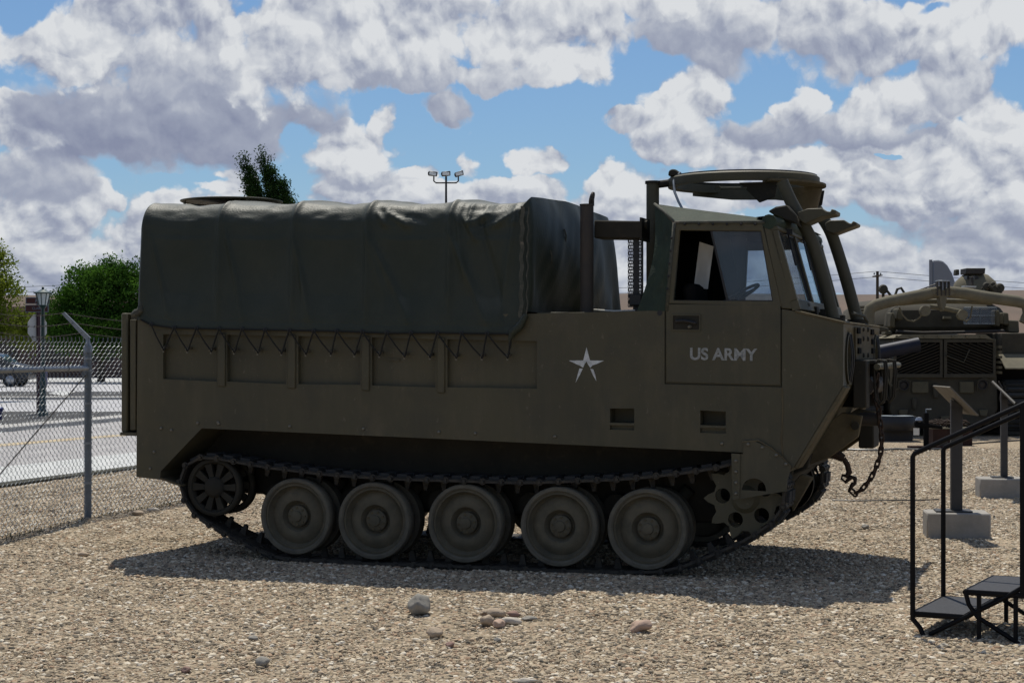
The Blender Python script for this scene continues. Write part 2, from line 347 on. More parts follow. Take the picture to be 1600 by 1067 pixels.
def empty(name, loc=(0,0,0), rz=0, label=None, cat=None, group=None):
    o = bpy.data.objects.new(name, None); o.location = loc; o.rotation_euler.z = rz; COL.objects.link(o)
    return tag(o, label, cat, group)
def copy_tree(o, parent=None):
    c = o.copy(); COL.objects.link(c); c.parent = parent
    for ch in [q for q in COL.objects if q.parent == o]: copy_tree(ch, c)
    return c
def G(px, py, z=0.0):                       # point on the ground seen at a pixel of the photograph
    Y = (H-z)*F/(py-HY); return Vector(((px-800)/F*Y, Y, z))
def at(px, py, Y): return Vector(((px-800)/F*Y, Y, H+(HY-py)/F*Y))
def boolcut(o, cutters):
    """cut a list of MB solids out of o, one after another"""
    for mb in (cutters if isinstance(cutters, list) else [cutters]):
        me = mb.mesh('cutter', [o.data.materials[0]]); c = bpy.data.objects.new('cutter', me); COL.objects.link(c)
        c.parent = o.parent; c.location = o.location
        md = o.modifiers.new('b', 'BOOLEAN'); md.object = c; md.operation = 'DIFFERENCE'; md.solver = 'EXACT'
        bpy.context.view_layer.update()
        nm = bpy.data.meshes.new_from_object(o.evaluated_get(bpy.context.evaluated_depsgraph_get())); o.modifiers.clear()
        if len(nm.polygons) > 4: o.data = nm
        else: print('bool failed')
        bpy.data.objects.remove(c)
def text_mesh(txt, size, bold=.02, extrude=.001):
    cu = bpy.data.curves.new('t', 'FONT'); cu.body = txt; cu.size = size; cu.offset = bold; cu.extrude = extrude
    cu.align_x = 'CENTER'; cu.align_y = 'CENTER'
    o = bpy.data.objects.new('t', cu); COL.objects.link(o); bpy.context.view_layer.update()
    me = bpy.data.meshes.new_from_object(o.evaluated_get(bpy.context.evaluated_depsgraph_get()))
    bpy.data.objects.remove(o); return me

# ================================================================== SETTING
def gravel_mat():
    m = bpy.data.materials.new('gravel_ground'); m.use_nodes = True; t = m.node_tree; b = t.nodes['Principled BSDF']
    b.inputs['Roughness'].default_value = .95; b.inputs['Specular IOR Level'].default_value = .15
    g = t.nodes.new('ShaderNodeNewGeometry')
    v = t.nodes.new('ShaderNodeTexVoronoi'); v.inputs['Scale'].default_value = 48; t.links.new(g.outputs['Position'], v.inputs['Vector'])
    sp = t.nodes.new('ShaderNodeSeparateColor'); t.links.new(v.outputs['Color'], sp.inputs[0])
    r = t.nodes.new('ShaderNodeValToRGB'); cr = r.color_ramp; t.links.new(sp.outputs[0], r.inputs[0])
    cr.elements[0].color = (.10,.085,.065,1); cr.elements[1].color = (.60,.53,.42,1)
    for p, c in ((.25,(.22,.175,.12,1)),(.5,(.34,.275,.19,1)),(.75,(.44,.365,.26,1)),(.9,(.33,.23,.155,1))):
        cr.elements.new(p).color = c
    n = t.nodes.new('ShaderNodeTexNoise'); n.inputs['Scale'].default_value = .5; n.inputs['Detail'].default_value = 8; t.links.new(g.outputs['Position'], n.inputs[0])
    mr = t.nodes.new('ShaderNodeMapRange'); mr.inputs[1].default_value=.3; mr.inputs[2].default_value=.7; mr.inputs[3].default_value=.82; mr.inputs[4].default_value=1.1; t.links.new(n.outputs[0], mr.inputs[0])
    mx = t.nodes.new('ShaderNodeMix'); mx.data_type='RGBA'; mx.blend_type='MULTIPLY'; mx.inputs[0].default_value=1
    t.links.new(r.outputs[0], mx.inputs[6]); t.links.new(mr.outputs[0], mx.inputs[7]); t.links.new(mx.outputs[2], b.inputs['Base Color'])
    bp = t.nodes.new('ShaderNodeBump'); bp.inputs['Strength'].default_value = .9; bp.inputs['Distance'].default_value = .012; bp.invert = True
    t.links.new(v.outputs['Distance'], bp.inputs['Height']); t.links.new(bp.outputs[0], b.inputs['Normal'])
    return m
MT['gravel'] = gravel_mat()
def pebble_mat():
    m = bpy.data.materials.new('pebble_stone'); m.use_nodes = True; t = m.node_tree; b = t.nodes['Principled BSDF']
    b.inputs['Roughness'].default_value = .85; b.inputs['Specular IOR Level'].default_value = .25
    o = t.nodes.new('ShaderNodeObjectInfo'); r = t.nodes.new('ShaderNodeValToRGB'); cr = r.color_ramp; t.links.new(o.outputs['Random'], r.inputs[0])
    cr.elements[0].color = (.10,.09,.072,1); cr.elements[1].color = (.68,.62,.51,1)
    for p, c in ((.15,(.21,.17,.12,1)),(.35,(.36,.295,.205,1)),(.6,(.47,.385,.27,1)),(.75,(.33,.22,.14,1)),(.85,(.55,.47,.345,1))):
        cr.elements.new(p).color = c
    t.links.new(r.outputs[0], b.inputs['Base Color'])
    return m
MT['pebble'] = pebble_mat()
def gz(x, y):
    f = max(0.0, min(1.0, (26-y)/4)) * max(0.0, min(1.0, (11-abs(x))/3))
    return f*(0.016*mnoise.noise(Vector((x*.9, y*.9, 0))) + 0.008*mnoise.noise(Vector((x*3.1, y*3.1, 4))))
def lines(a, b, st, ext):
    l = []; v = a
    while v < b: l.append(v); v += st
    l.append(b); w = st; lo = a; hi = b; pre = []; post = []
    while hi < ext: w *= 1.6; hi += w; post.append(hi); lo -= w; pre.append(lo)
    return pre[::-1]+l+post
xs = lines(-9, 9, .16, 3000); ys = [y for y in lines(7.5, 26, .16, 3000)]
gb = MB(); nx = len(xs); 
vs = [(x, y, gz(x, y)) for y in ys for x in xs]
gb.add(vs, [(j*nx+i, j*nx+i+1, (j+1)*nx+i+1, (j+1)*nx+i) for j in range(len(ys)-1) for i in range(nx-1)], 0, True)
tag(gb.build('ground', ['gravel'], fix=False, auto=None), kind='structure')

# loose pebbles lying on the ground: one scatter, too many to count
def scatter(name, corners, density, smin, smax, seed, label):
    (x0, x1, y0), (x2, x3, y1) = corners
    mb = MB(); n = 26
    grid = []
    for j in range(n+1):
        t = j/n; y = y0+(y1-y0)*t; a = x0+(x2-x0)*t; b = x1+(x3-x1)*t
        for i in range(n+1): x = a+(b-a)*i/n; grid.append((x, y, gz(x, y)+.001))
    mb.add(grid, [(j*(n+1)+i, j*(n+1)+i+1, (j+1)*(n+1)+i+1, (j+1)*(n+1)+i) for j in range(n) for i in range(n)])
    o = mb.build(name, ['pebble'], fix=False, auto=None)
    ng = bpy.data.node_groups.new(name+'_nodes', 'GeometryNodeTree')
    ng.interface.new_socket('Geometry', in_out='INPUT', socket_type='NodeSocketGeometry')
    ng.interface.new_socket('Geometry', in_out='OUTPUT', socket_type='NodeSocketGeometry')
    N = ng.nodes.new; L = ng.links.new
    gi = N('NodeGroupInput'); go = N('NodeGroupOutput')
    d = N('GeometryNodeDistributePointsOnFaces'); d.inputs['Density'].default_value = density; d.inputs['Seed'].default_value = seed; L(gi.outputs[0], d.inputs[0])
    ps = N('GeometryNodeInputPosition'); dn = N('ShaderNodeTexNoise'); dn.inputs['Scale'].default_value = .8; dn.inputs['Detail'].default_value = 5; L(ps.outputs[0], dn.inputs['Vector'])
    dm = N('ShaderNodeMapRange'); dm.inputs[1].default_value = .38; dm.inputs[2].default_value = .58; dm.inputs[3].default_value = density*.35; dm.inputs[4].default_value = density*1.1; L(dn.outputs[0], dm.inputs[0]); L(dm.outputs[0], d.inputs['Density'])
    g2i = N('GeometryNodeGeometryToInstance')
    for k in range(4):
        ico = N('GeometryNodeMeshIcoSphere'); ico.inputs['Radius'].default_value = 1; ico.inputs['Subdivisions'].default_value = 2
        sp = N('GeometryNodeSetPosition'); L(ico.outputs[0], sp.inputs[0])
        nz = N('ShaderNodeTexNoise'); nz.noise_dimensions = '4D'; nz.inputs['W'].default_value = k*7.3; nz.inputs['Scale'].default_value = .8; nz.inputs['Detail'].default_value = 1
        sub = N('ShaderNodeVectorMath'); sub.operation = 'MULTIPLY_ADD'; L(nz.outputs['Color'], sub.inputs[0]); sub.inputs[1].default_value = (1.3,1.3,1.3); sub.inputs[2].default_value = (-.65,-.65,-.65)
        L(sub.outputs[0], sp.inputs['Offset'])
        ss = N('GeometryNodeSetShadeSmooth'); L(sp.outputs[0], ss.inputs[0]); ss.inputs['Shade Smooth'].default_value = (k % 2 == 0)
        sm = N('GeometryNodeSetMaterial'); sm.inputs['Material'].default_value = MT['pebble']; L(ss.outputs[0], sm.inputs[0]); L(sm.outputs[0], g2i.inputs[0])
    iop = N('GeometryNodeInstanceOnPoints'); L(d.outputs['Points'], iop.inputs['Points']); L(g2i.outputs[0], iop.inputs['Instance']); iop.inputs['Pick Instance'].default_value = True
    rr = N('FunctionNodeRandomValue'); rr.data_type = 'FLOAT_VECTOR'; rr.inputs[0].default_value = (-.35,-.35,0); rr.inputs[1].default_value = (.35,.35,6.28); rr.inputs['Seed'].default_value = seed+1
    L(rr.outputs[0], iop.inputs['Rotation'])
    rs = N('FunctionNodeRandomValue'); rs.data_type = 'FLOAT'; rs.inputs[2].default_value = 0; rs.inputs[3].default_value = 1; rs.inputs['Seed'].default_value = seed+2
    pw = N('ShaderNodeMath'); pw.operation = 'POWER'; L(rs.outputs[1], pw.inputs[0]); pw.inputs[1].default_value = 5.5
    mr = N('ShaderNodeMapRange'); L(pw.outputs[0], mr.inputs[0]); mr.inputs[3].default_value = smin; mr.inputs[4].default_value = smax
    rv = N('FunctionNodeRandomValue'); rv.data_type = 'FLOAT_VECTOR'; rv.inputs[0].default_value = (.8,.6,.4); rv.inputs[1].default_value = (1.35,1.1,.75); rv.inputs['Seed'].default_value = seed+3
    vm = N('ShaderNodeVectorMath'); vm.operation = 'SCALE'; L(rv.outputs[0], vm.inputs[0]); L(mr.outputs[0], vm.inputs['Scale']); L(vm.outputs[0], iop.inputs['Scale'])
    L(iop.outputs[0], go.inputs[0])
    md = o.modifiers.new('scatter', 'NODES'); md.node_group = ng
    tag(o, label, 'gravel', kind='stuff'); return o
scatter('gravel', ((-3.0, 3.0, 8.4), (-6.0, 5.6, 17.5)), 3600, .005, .021, 3, 'tan and grey pebbles covering the lot in front of the carrier')
scatter('gravel', ((-6.1, 5.6, 17.5), (-6.0, 9.6, 30)), 1200, .007, .024, 11, 'tan and grey pebbles covering the lot behind the carrier')

def strip(name, pts, m, z, top=None):
    """flat polygon pts (x,y) lying z above ground; with top given it is a slab of that height"""
    mb = MB()
    if top: 
        n = len(pts); mb.add([(p[0],p[1],z) for p in pts]+[(p[0],p[1],top) for p in pts], [tuple(range(n-1,-1,-1)), tuple(range(n,2*n))]+[(i,(i+1)%n,(i+1)%n+n,i+n) for i in range(n)])
    else: mb.add([(p[0],p[1],z) for p in pts], [tuple(range(len(pts)))])
    o = mb.build(name, m, fix=bool(top), auto=None); return tag(o, kind='structure')
MT['walk'] = mat('pale_concrete_walk', (.52,.53,.52), .9, (.44,.45,.44), 3)
MT['asphalt'] = mat('pale_worn_asphalt', (.36,.35,.345), .9, (.31,.30,.30), 2, c3=(.42,.41,.40), c3scale=30)
MT['asphalt2'] = mat('light_worn_asphalt', (.44,.44,.45), .9, (.38,.38,.39), 2)
MT['mulch'] = mat('dark_rock_mulch', (.085,.085,.085), .95, (.02,.02,.022), 9, c3=(.25,.25,.25), c3scale=22, c3amt=.55)
MT['kerb'] = mat('kerb_concrete', (.42,.41,.39), .9, (.36,.35,.33), 8)
MT['yellow'] = mat('faded_yellow_line', (.50,.38,.20), .9, (.40,.36,.29), 12)
MT['grass'] = mat('dry_dark_grass', (.05,.048,.03), .95, (.03,.03,.022), 20)
def L2(a, b, e0=14, e1=30):                    # ground line through two pixels, lengthened both ways
    A, B = G(*a), G(*b); d = (B-A).normalized(); return A-d*e0, B+d*e1
def band(name, l0, l1, m, z, top=None, **k):
    a, b = L2(*l0, **k); c, d = L2(*l1, **k)
    return strip(name, [(a.x,a.y),(b.x,b.y),(d.x,d.y),(c.x,c.y)], m, z, top)
edge0 = ((0,762),(210,734)); edge1 = ((0,757),(210,730)); walk1 = ((0,732),(200,710)); road1 = ((0,677),(200,658)); kerb1 = ((0,672),(200,654))
EX = dict(e0=9, e1=9)
band('lot_border', edge0, edge1, 'grass', .0, .03, e0=12, e1=10)
band('pavement', edge1, walk1, 'walk', .0, .024, e0=12, e1=10)
band('street', walk1, road1, 'asphalt', .016, e0=12, e1=10)
band('painted_line', ((0,699),(200,682)), ((0,695),(200,679)), 'yellow', .021, e0=12, e1=9)
band('kerb', road1, kerb1, 'kerb', .0, .11, e0=12, e1=10)
def far(name, y0, y1, m, z, x0=-40, x1=8, top=None):
    a = (H)*F/(y0-HY); b = H*F/(y1-HY)
    return strip(name, [(x0,a),(x1,a),(x1,b),(x0,b)], m, z, top)
far('median_bed', 682, 643.5, 'mulch', .004, x1=-6.2)
far('street', 643.5, 625, 'asphalt2', .012)
far('kerb', 625, 623.6, 'kerb', 0, top=.10)
far('median_bed', 623.6, 614, 'mulch', .06)
far('parking_lot', 614, 600.5, 'asphalt2', .020)
far('kerb', 600.5, 599.9, 'kerb', 0, top=.1)
far('street', 599.9, 596.4, 'asphalt', .03)
far('pavement', 596.4, 588.5, 'walk', .02)
strip('driveway', [tuple(G(*p)[:2]) for p in ((75,618),(100,621),(118,615),(90,613))], 'walk', .075)
# hills on the horizon
MT['hill'] = mat('dry_brown_hillside', (.15,.11,.085), 1, (.11,.085,.068), .02, c3=(.08,.078,.058), c3scale=.05)
hb = MB(); prof = []
nx_ = 90
def hill_h(x):
    return 24.5+1.6*mnoise.noise(Vector((x*.006,0,0)))+3.0*max(0,min(1,(x-165)/40.))+.7*mnoise.noise(Vector((x*.03,2,0)))
hv = []
for j, (yy, f) in enumerate(((560,0),(600,.45),(650,.8),(700,1),(820,.9),(1100,0))):
    for i in range(nx_+1):
        x = -700+1500*i/nx_; h = hill_h(x*700/yy) if yy <= 700 else hill_h(x)
        hv.append((x*yy/700, yy, f*h*(1+.12*mnoise.noise(Vector((x*.02,j*1.7,3)))*(j!=3))-.5))
hb.add(hv, [(j*(nx_+1)+i, j*(nx_+1)+i+1, (j+1)*(nx_+1)+i+1, (j+1)*(nx_+1)+i) for j in range(5) for i in range(nx_)], 0, True)
tag(hb.build('hills', ['hill'], fix=False, auto=None), kind='structure')

# ------------------------------------------------------------------ trees
def leafmat(name, a, b2, tr):
    m = bpy.data.materials.new(name); m.use_nodes = True; t = m.node_tree; t.nodes.clear()
    o = t.nodes.new('ShaderNodeOutputMaterial'); d = t.nodes.new('ShaderNodeBsdfDiffuse'); tl = t.nodes.new('ShaderNodeBsdfTranslucent'); mx = t.nodes.new('ShaderNodeMixShader')
    g = t.nodes.new('ShaderNodeNewGeometry'); n = t.nodes.new('ShaderNodeTexNoise'); n.inputs['Scale'].default_value = .9; n.inputs['Detail'].default_value = 5; t.links.new(g.outputs['Position'], n.inputs[0])
    mr = t.nodes.new('ShaderNodeMapRange'); mr.inputs[1].default_value=.40; mr.inputs[2].default_value=.60; t.links.new(n.outputs[0], mr.inputs[0])
    c = t.nodes.new('ShaderNodeMix'); c.data_type='RGBA'; c.inputs[6].default_value=a+(1,); c.inputs[7].default_value=b2+(1,); t.links.new(mr.outputs[0], c.inputs[0])
    t.links.new(c.outputs[2], d.inputs[0]); t.links.new(c.outputs[2], tl.inputs[0]); mx.inputs[0].default_value = tr
    t.links.new(d.outputs[0], mx.inputs[1]); t.links.new(tl.outputs[0], mx.inputs[2]); t.links.new(mx.outputs[0], o.inputs[0]); return m
MT['leaf_mid'] = leafmat('mid_green_leaves', (.075,.165,.022), (.028,.07,.014), .4)
MT['leaf_lime'] = leafmat('yellow_green_leaves', (.17,.21,.025), (.09,.13,.018), .45)
MT['leaf_dark'] = leafmat('dark_poplar_leaves', (.04,.08,.025), (.022,.05,.016), .3)
MT['bark'] = mat('grey_brown_bark', (.09,.07,.055), .95, (.05,.04,.032), 6)
def tree(name, label, base, lobes, n, size, leaf, trunk_r, trunk_top, rnd, group=None, shell=.55, bumps=0):
    t = empty(name, base, 0, label, 'tree', group)
    rng = random.Random(rnd)
    if bumps:
        lobes = list(lobes)
        for l in list(lobes):
            for q in range(bumps):
                th = rng.uniform(0,6.28); u = rng.uniform(-.3,1); s = math.sqrt(1-u*u); f = rng.uniform(.16,.34)
                lobes.append((l[0]+l[3]*.98*s*math.cos(th), l[1]+l[4]*.98*s*math.sin(th), l[2]+l[5]*.98*u, l[3]*f, l[4]*f, l[5]*f*1.15))
    mb = MB(); tot = sum(l[3]*l[4]*l[5] for l in lobes)**1
    vs = []; fs = []
    for l in lobes:
        cx_, cy_, cz_, a, b, c = l; k = int(n*(a*b*c)/tot)
        nc = max(6, k//26)
        for q in range(nc):
            u = rng.uniform(-1,1); th = rng.uniform(0, 2*math.pi); rr = (shell+(1-shell)*rng.random()**.6)*(1+.20*mnoise.noise(Vector((u*3+cx_, th*1.6+cz_, 5.)))*1.4)
            s = math.sqrt(1-u*u); pc = Vector((cx_+a*rr*s*math.cos(th), cy_+b*rr*s*math.sin(th), cz_+c*rr*u))
            cs = size*rng.uniform(1.6, 3.4)
            for w in range(26):
                p = pc+Vector((rng.gauss(0,1),rng.gauss(0,1),rng.gauss(0,.8)))*cs*.55
                nrm = Vector((rng.gauss(0,1),rng.gauss(0,1),rng.gauss(.5,1))).normalized()
                t1 = nrm.orthogonal().normalized(); t1 = (Matrix.Rotation(rng.uniform(0,6.28),3,nrm)@t1); t2 = nrm.cross(t1)
                sz = size*rng.uniform(.6,1.2); o = len(vs)
                vs += [p-t1*sz*.6, p+t2*sz*.3, p+t1*sz*.6, p-t2*sz*.3]; fs.append((o,o+1,o+2,o+3))
    mb.add(vs, fs); mb.build('crown', [leaf], t, fix=False, auto=None)
    tb = MB(); tb.tube([(0,0,-.1),(.02,0,trunk_top*.4),(-.03,.02,trunk_top*.8),(0,0,trunk_top)], [trunk_r,trunk_r*.85,trunk_r*.6,trunk_r*.3], 9)
    for l in lobes[:7]:
        tb.tube([(0,0,trunk_top*.55),(l[0]*.5,l[1]*.5,(trunk_top*.6+l[2])*.5),(l[0],l[1],l[2])], [trunk_r*.45,trunk_r*.3,trunk_r*.1], 6)
    tb.build('trunk', ['bark'], t); return t
# big round tree behind the fence (seen left of the carrier)
B0 = at(158, 599, 90); B0.z = 0
tree('broadleaf_tree', 'big round dark green tree across the street beside the carrier tailgate', B0,
     [(-1.4,0,3.1,1.3,1.3,1.5),(-2.3,.3,3.9,.9,1,.9),(0,0,4.0,1.9,1.8,2.1),(1.5,.2,4.1,1.6,1.6,2.1),(.3,.2,5.1,1.3,1.2,1.2),(-.9,-.2,4.9,1.0,1,.95),(2.8,0,3.6,1.3,1.4,1.8),(.3,-1.0,2.6,2.0,1.2,1.2),(-2.0,.2,2.4,.9,1,.9),(1.5,-.2,5.4,.8,.8,.7)],
     46000, .14, 'leaf_mid', .22, 3.2, 5, bumps=7)
B1 = at(-40, 620, 58); B1.z = 0
tree('broadleaf_tree', 'yellow green tree at the left edge of the photo, cut off by it', B1,
     [(0,0,4.1,1.2,1.2,1.2),(.9,0,3.7,.7,.8,.6),(1.15,-.2,2.9,.6,.6,.45),(.3,0,5.0,.7,.7,.6),(-.8,.3,3.2,1.2,1,1.1),(1.2,0,2.4,.7,.7,.5),(1.95,-.1,2.0,.35,.4,.5),(.4,-.3,2.7,.9,.7,.7),(.9,.2,4.5,.5,.5,.5)],
     15000, .10, 'leaf_lime', .14, 3.4, 9, shell=.4, bumps=3)
def poplar(px, py, rz, hw, lean, seed, label, D_=150):
    b = at(px, 576, D_); b.z = 0; top = H+(HY-py)/F*D_
    lob = []
    for i in range(15):
        f = i/14; r = hw*.50*min(1, (1-f)*3.6)**.75+.08; z = top*.30+(top*.70)*f
        lob.append((lean*f-1.0*max(0,(f-.72)/.28)**1.2+random.uniform(-.2,.2)*(1-f), 0, z, max(r,.22), max(r,.22), top*.07))
    tree('poplar_tree', label, b, lob, 42000, .19, 'leaf_dark', .2, top*.8, seed, group='poplars behind the carrier', shell=.2)
poplar(402, 252, 0, 1.15, -.15, 21, 'left poplar tip of the clump showing above the cargo cover')
poplar(437, 247, 0, 1.35, -.55, 22, 'tallest poplar tip showing above the cargo cover')
poplar(461, 298, 0, .7, -.05, 23, 'smallest lowest poplar tip, right of the clump above the cargo cover')

# ------------------------------------------------------------------ buildings and things across the street
MT['brownwall'] = mat('brown_block_wall', (.10,.066,.056), .9, (.075,.05,.045), 1.5)
MT['brownroof'] = mat('brown_roof_edge', (.13,.085,.075), .9)
bd = empty('low_building', (at(120,591,106).x, 108, 0), 0, 'low brown building across the street behind the round tree', 'building')
MB().box((-7,0,0),(9,8,4.1)).build('wall', ['brownwall'], bd)
MB().box((-7.2,-.25,4.1),(9.2,8.2,4.45)).build('roof', ['brownroof'], bd, bevel=.03)
for i in range(5):
    f = MB(); f.ring([(-5.6+i*3,1.0),(-4.2+i*3,1.0),(-4.2+i*3,2.3),(-5.6+i*3,2.3)], [(-5.52+i*3,1.08),(-4.28+i*3,1.08),(-4.28+i*3,2.22),(-5.52+i*3,2.22)], -.04, .02)
    w = f.build('window', ['black'], bd); MB().box((-5.52+i*3,-.012,1.08),(-4.28+i*3,-.006,2.22)).build('pane', ['soot'], w)

# SUV parked at the left edge
MT['suvpaint'] = mat('dark_grey_car_paint', (.03,.034,.04), .25, metal=.5, spec=.6)
MT['carglass'] = mat('car_glass', (.02,.03,.035), .08, spec=.8)
MT['chrome'] = mat('alloy_rim', (.35,.36,.38), .3, metal=.8)
MT['redlamp'] = mat('red_lamp_lens', (.25,.02,.015), .2, spec=.6)
MT['headlamp'] = mat('clear_lamp_lens', (.6,.62,.62), .12, spec=.8)
sv = empty('parked_suv', (at(44,604,80).x, 80, 0), 0, 'dark grey SUV parked across the street behind the fence rail, left edge', 'car')
prof = [(-4.5,.42),(-4.55,.75),(-4.45,1.0),(-4.35,1.12),(-3.95,1.5),(-3.5,1.58),(-1.9,1.6),(-1.5,1.52),(-.95,1.12),(-.2,.98),(-.05,.8),(0,.5),(-.05,.35),(-4.4,.35)]
MB().prism(prof, 0, 1.8).build('body', ['suvpaint'], sv, bevel=.05)
for pts in ([(-2.6,1.14),(-1.15,1.14),(-1.62,1.46),(-2.6,1.5)], [(-3.75,1.14),(-2.7,1.14),(-2.7,1.5),(-3.7,1.47)], [(-4.2,1.15),(-3.83,1.14),(-3.8,1.45),(-3.95,1.42)]):
    MB().prism(pts, -.006, .05).build('window', ['carglass'], sv)
MB().add([(-1.47,.15,1.50),(-1.47,1.65,1.50),(-.93,1.7,1.14),(-.93,.1,1.14)],[(0,1,2,3)]).build('windscreen', ['carglass'], sv, loc=(.02,0,.02))
for wx in (-.85,-3.65):
    for wy in (0.0,1.62):
        w = MB().lathe([(.20,.0),(.31,-.02),(.34,.0),(.345,.09),(.34,.18),(.2,.18)], 28, c=(0,0,0)).build('wheel', ['track_rub'], sv, loc=(wx,wy,.345))
        MB().lathe([(.0,-.025),(.05,-.03),(.19,-.012),(.205,.0)], 20).build('rim', ['chrome'], w)
MB().box((-.12,-.01,.72),(-.01,.3,.86)).build('headlight', ['headlamp'], sv, bevel=.02)
MB().box((-4.52,-.01,.95),(-4.4,.15,1.2)).build('tail_light', ['redlamp'], sv, bevel=.02)
for dx in (-3.0,-1.95): MB().box((dx,-.02,.92),(dx+.18,0,.95)).build('door_handle', ['chrome'], sv)
MB().box((-1.35,-.2,1.12),(-1.15,-.02,1.26)).build('wing_mirror', ['suvpaint'], sv, bevel=.03)

# street lamp, street name signs, stop sign seen from behind
MT['lampgreen'] = mat('dark_green_lamp_paint', (.008,.035,.034), .4, (.012,.05,.048), 6, spec=.5)
MT['lampglass'] = mat('frosted_lamp_glass', (.55,.62,.62), .4, spec=.5)
MT['signbrown'] = mat('dark_maroon_sign', (.06,.018,.014), .6, spec=.3)
MT['signwhite'] = mat('sign_border_white', (.6,.58,.52), .7)
MT['signback'] = mat('pale_sign_back', (.50,.50,.47), .6, (.44,.44,.42), 4)
MT['woodpost'] = mat('dark_maroon_post', (.05,.022,.028), .7)
lb = G(67, 650); k_ = lb.y/F
lp = empty('street_lamp', lb, 0, 'dark green lantern street lamp standing in the rock bed beyond the fence', 'street lamp')
MB().lathe([(0,0),(.13,0),(.13,.10),(.085,.16),(.08,.75),(.085,.9),(.065,1.0),(.055,1.15),(.045,2.85),(.075,2.88),(.05,2.93)], 20, axis='z').build('pole', ['lampgreen'], lp)
zl = 2.93
hd = MB().lathe([(.05,0),(.10,.06),(.12,.09),(.06,.1)], 8, axis='z', smooth=False).build('lantern', ['lampgreen'], lp, loc=(0,0,zl-.15))
MB().lathe([(.11,.09),(.185,.40)], 8, axis='z', smooth=False).build('lamp_glass', ['lampglass'], hd)
MB().lathe([(.0,.58),(.03,.56),(.035,.5),(.13,.455),(.245,.415),(.245,.39),(.0,.39)], 8, axis='z', smooth=False).build('lamp_cap', ['lampgreen'], hd)
cg = MB()
for i in range(8):
    a = 2*math.pi*i/8; cg.tube([(.115*math.cos(a),.115*math.sin(a),.09),(.19*math.cos(a),.19*math.sin(a),.40)], .011, 4)
cg.build('lantern_bars', ['lampgreen'], hd)
sb = G(60, 646.5)
st = empty('stop_sign', sb, R(62), 'octagonal road sign seen from behind on a maroon post beside the street lamp', 'road sign')
MB().box((-.045,-.03,0),(.045,.03,2.97)).build('post', ['woodpost'], st)
oc = [(.385*math.cos(R(22.5+45*i)), 2.30+.385*math.sin(R(22.5+45*i))) for i in range(8)]
MB().prism(oc, .035, .042).build('sign_plate', ['signback'], st)
nb = empty('street_name_sign', (sb.x-.02, sb.y-.05, 2.72), 0, 'pair of maroon street name blades on the post beside the lantern', 'street sign')
def blade(x0, x1, z0, z1, rz, txt, dz):
    o = MB().box((x0,-.02,z0),(x1,-.005,z1)).build('name_blade', ['galv_post'], nb); o.rotation_euler.z = rz
    MB().box((x0+.02,-.026,z0+.02),(x1-.02,-.0205,z1-.02)).build('blade_face', ['signbrown'], o)
    me = text_mesh(txt, .10, .002); me.materials.append(MT['galv_post']); q = link('lettering', me, o, ((x0+x1)/2+dz, -.030, (z0+z1)/2)); q.rotation_euler.x = R(90)
blade(-.30,.32,.22,.40,R(20),'JUDD',.06)
blade(-.34,.34,.0,.20,R(-14),'CLARK',.02)
# small blue box by the far kerb, blue bin cut by the left edge
MT['blue'] = mat('blue_paint', (.012,.022,.12), .4)
mb_ = G(66, 606); q = empty('mail_box', (mb_.x, mb_.y, 0), 0, 'small blue street box with a pale front behind the lamp post', 'street box')
MB().box((-.2,-.2,.12),(.2,.2,.75)).build('box_body', ['blue'], q, bevel=.04); MB().box((-.12,-.215,.30),(.12,-.202,.5)).build('front_panel', ['signwhite'], q)
for a_ in (-.15,.15): MB().box((a_-.02,-.15,0),(a_+.02,.15,.12)).build('leg', ['black'], q)
bb_ = G(-6, 656); q = empty('blue_bin', bb_, 0, 'blue bin standing in the rock bed, cut by the left edge', 'bin')
MB().lathe([(.0,0),(.13,0),(.17,.28),(.0,.28)], 20, axis='z').build('bin_body', ['blue'], q); MB().lathe([(.0,.33),(.12,.32),(.18,.285),(.18,.26)], 20, axis='z').build('lid', ['blue'], q)

# floodlight mast behind the carrier
fm = empty('floodlight_mast', (at(697,300,120).x, 120, 0), 0, 'tall dark mast with three floodlights rising behind the cargo cover', 'light pole')
zt_ = H+(HY-286)/F*120
MB().cyl((0,0,0),(0,0,zt_+.45),.14,12,r2=.07).build('pole', ['black'], fm)
ab = MB(); ab.tube([(-.85,0,zt_+.5),(-.85,0,zt_+.12),(-.7,0,zt_),(.7,0,zt_),(.85,0,zt_+.12),(.85,0,zt_+.5)], .05, 8); ab.build('cross_arm', ['black'], fm)
for i, dx in enumerate((-.95,0,.95)):
    l_ = MB().prism([(-.3,.0),(.3,.06),(.3,.36),(-.3,.3),(-.36,.15)], -.22, .22).build('floodlight', ['black'], fm, loc=(dx,0,zt_+.45), bevel=.03)
    l_.rotation_euler.y = R((12,0,-12)[i])
    MB().box((-.24,-.235,.06),(.24,-.222,.27)).build('lens', ['headlamp'], l_)

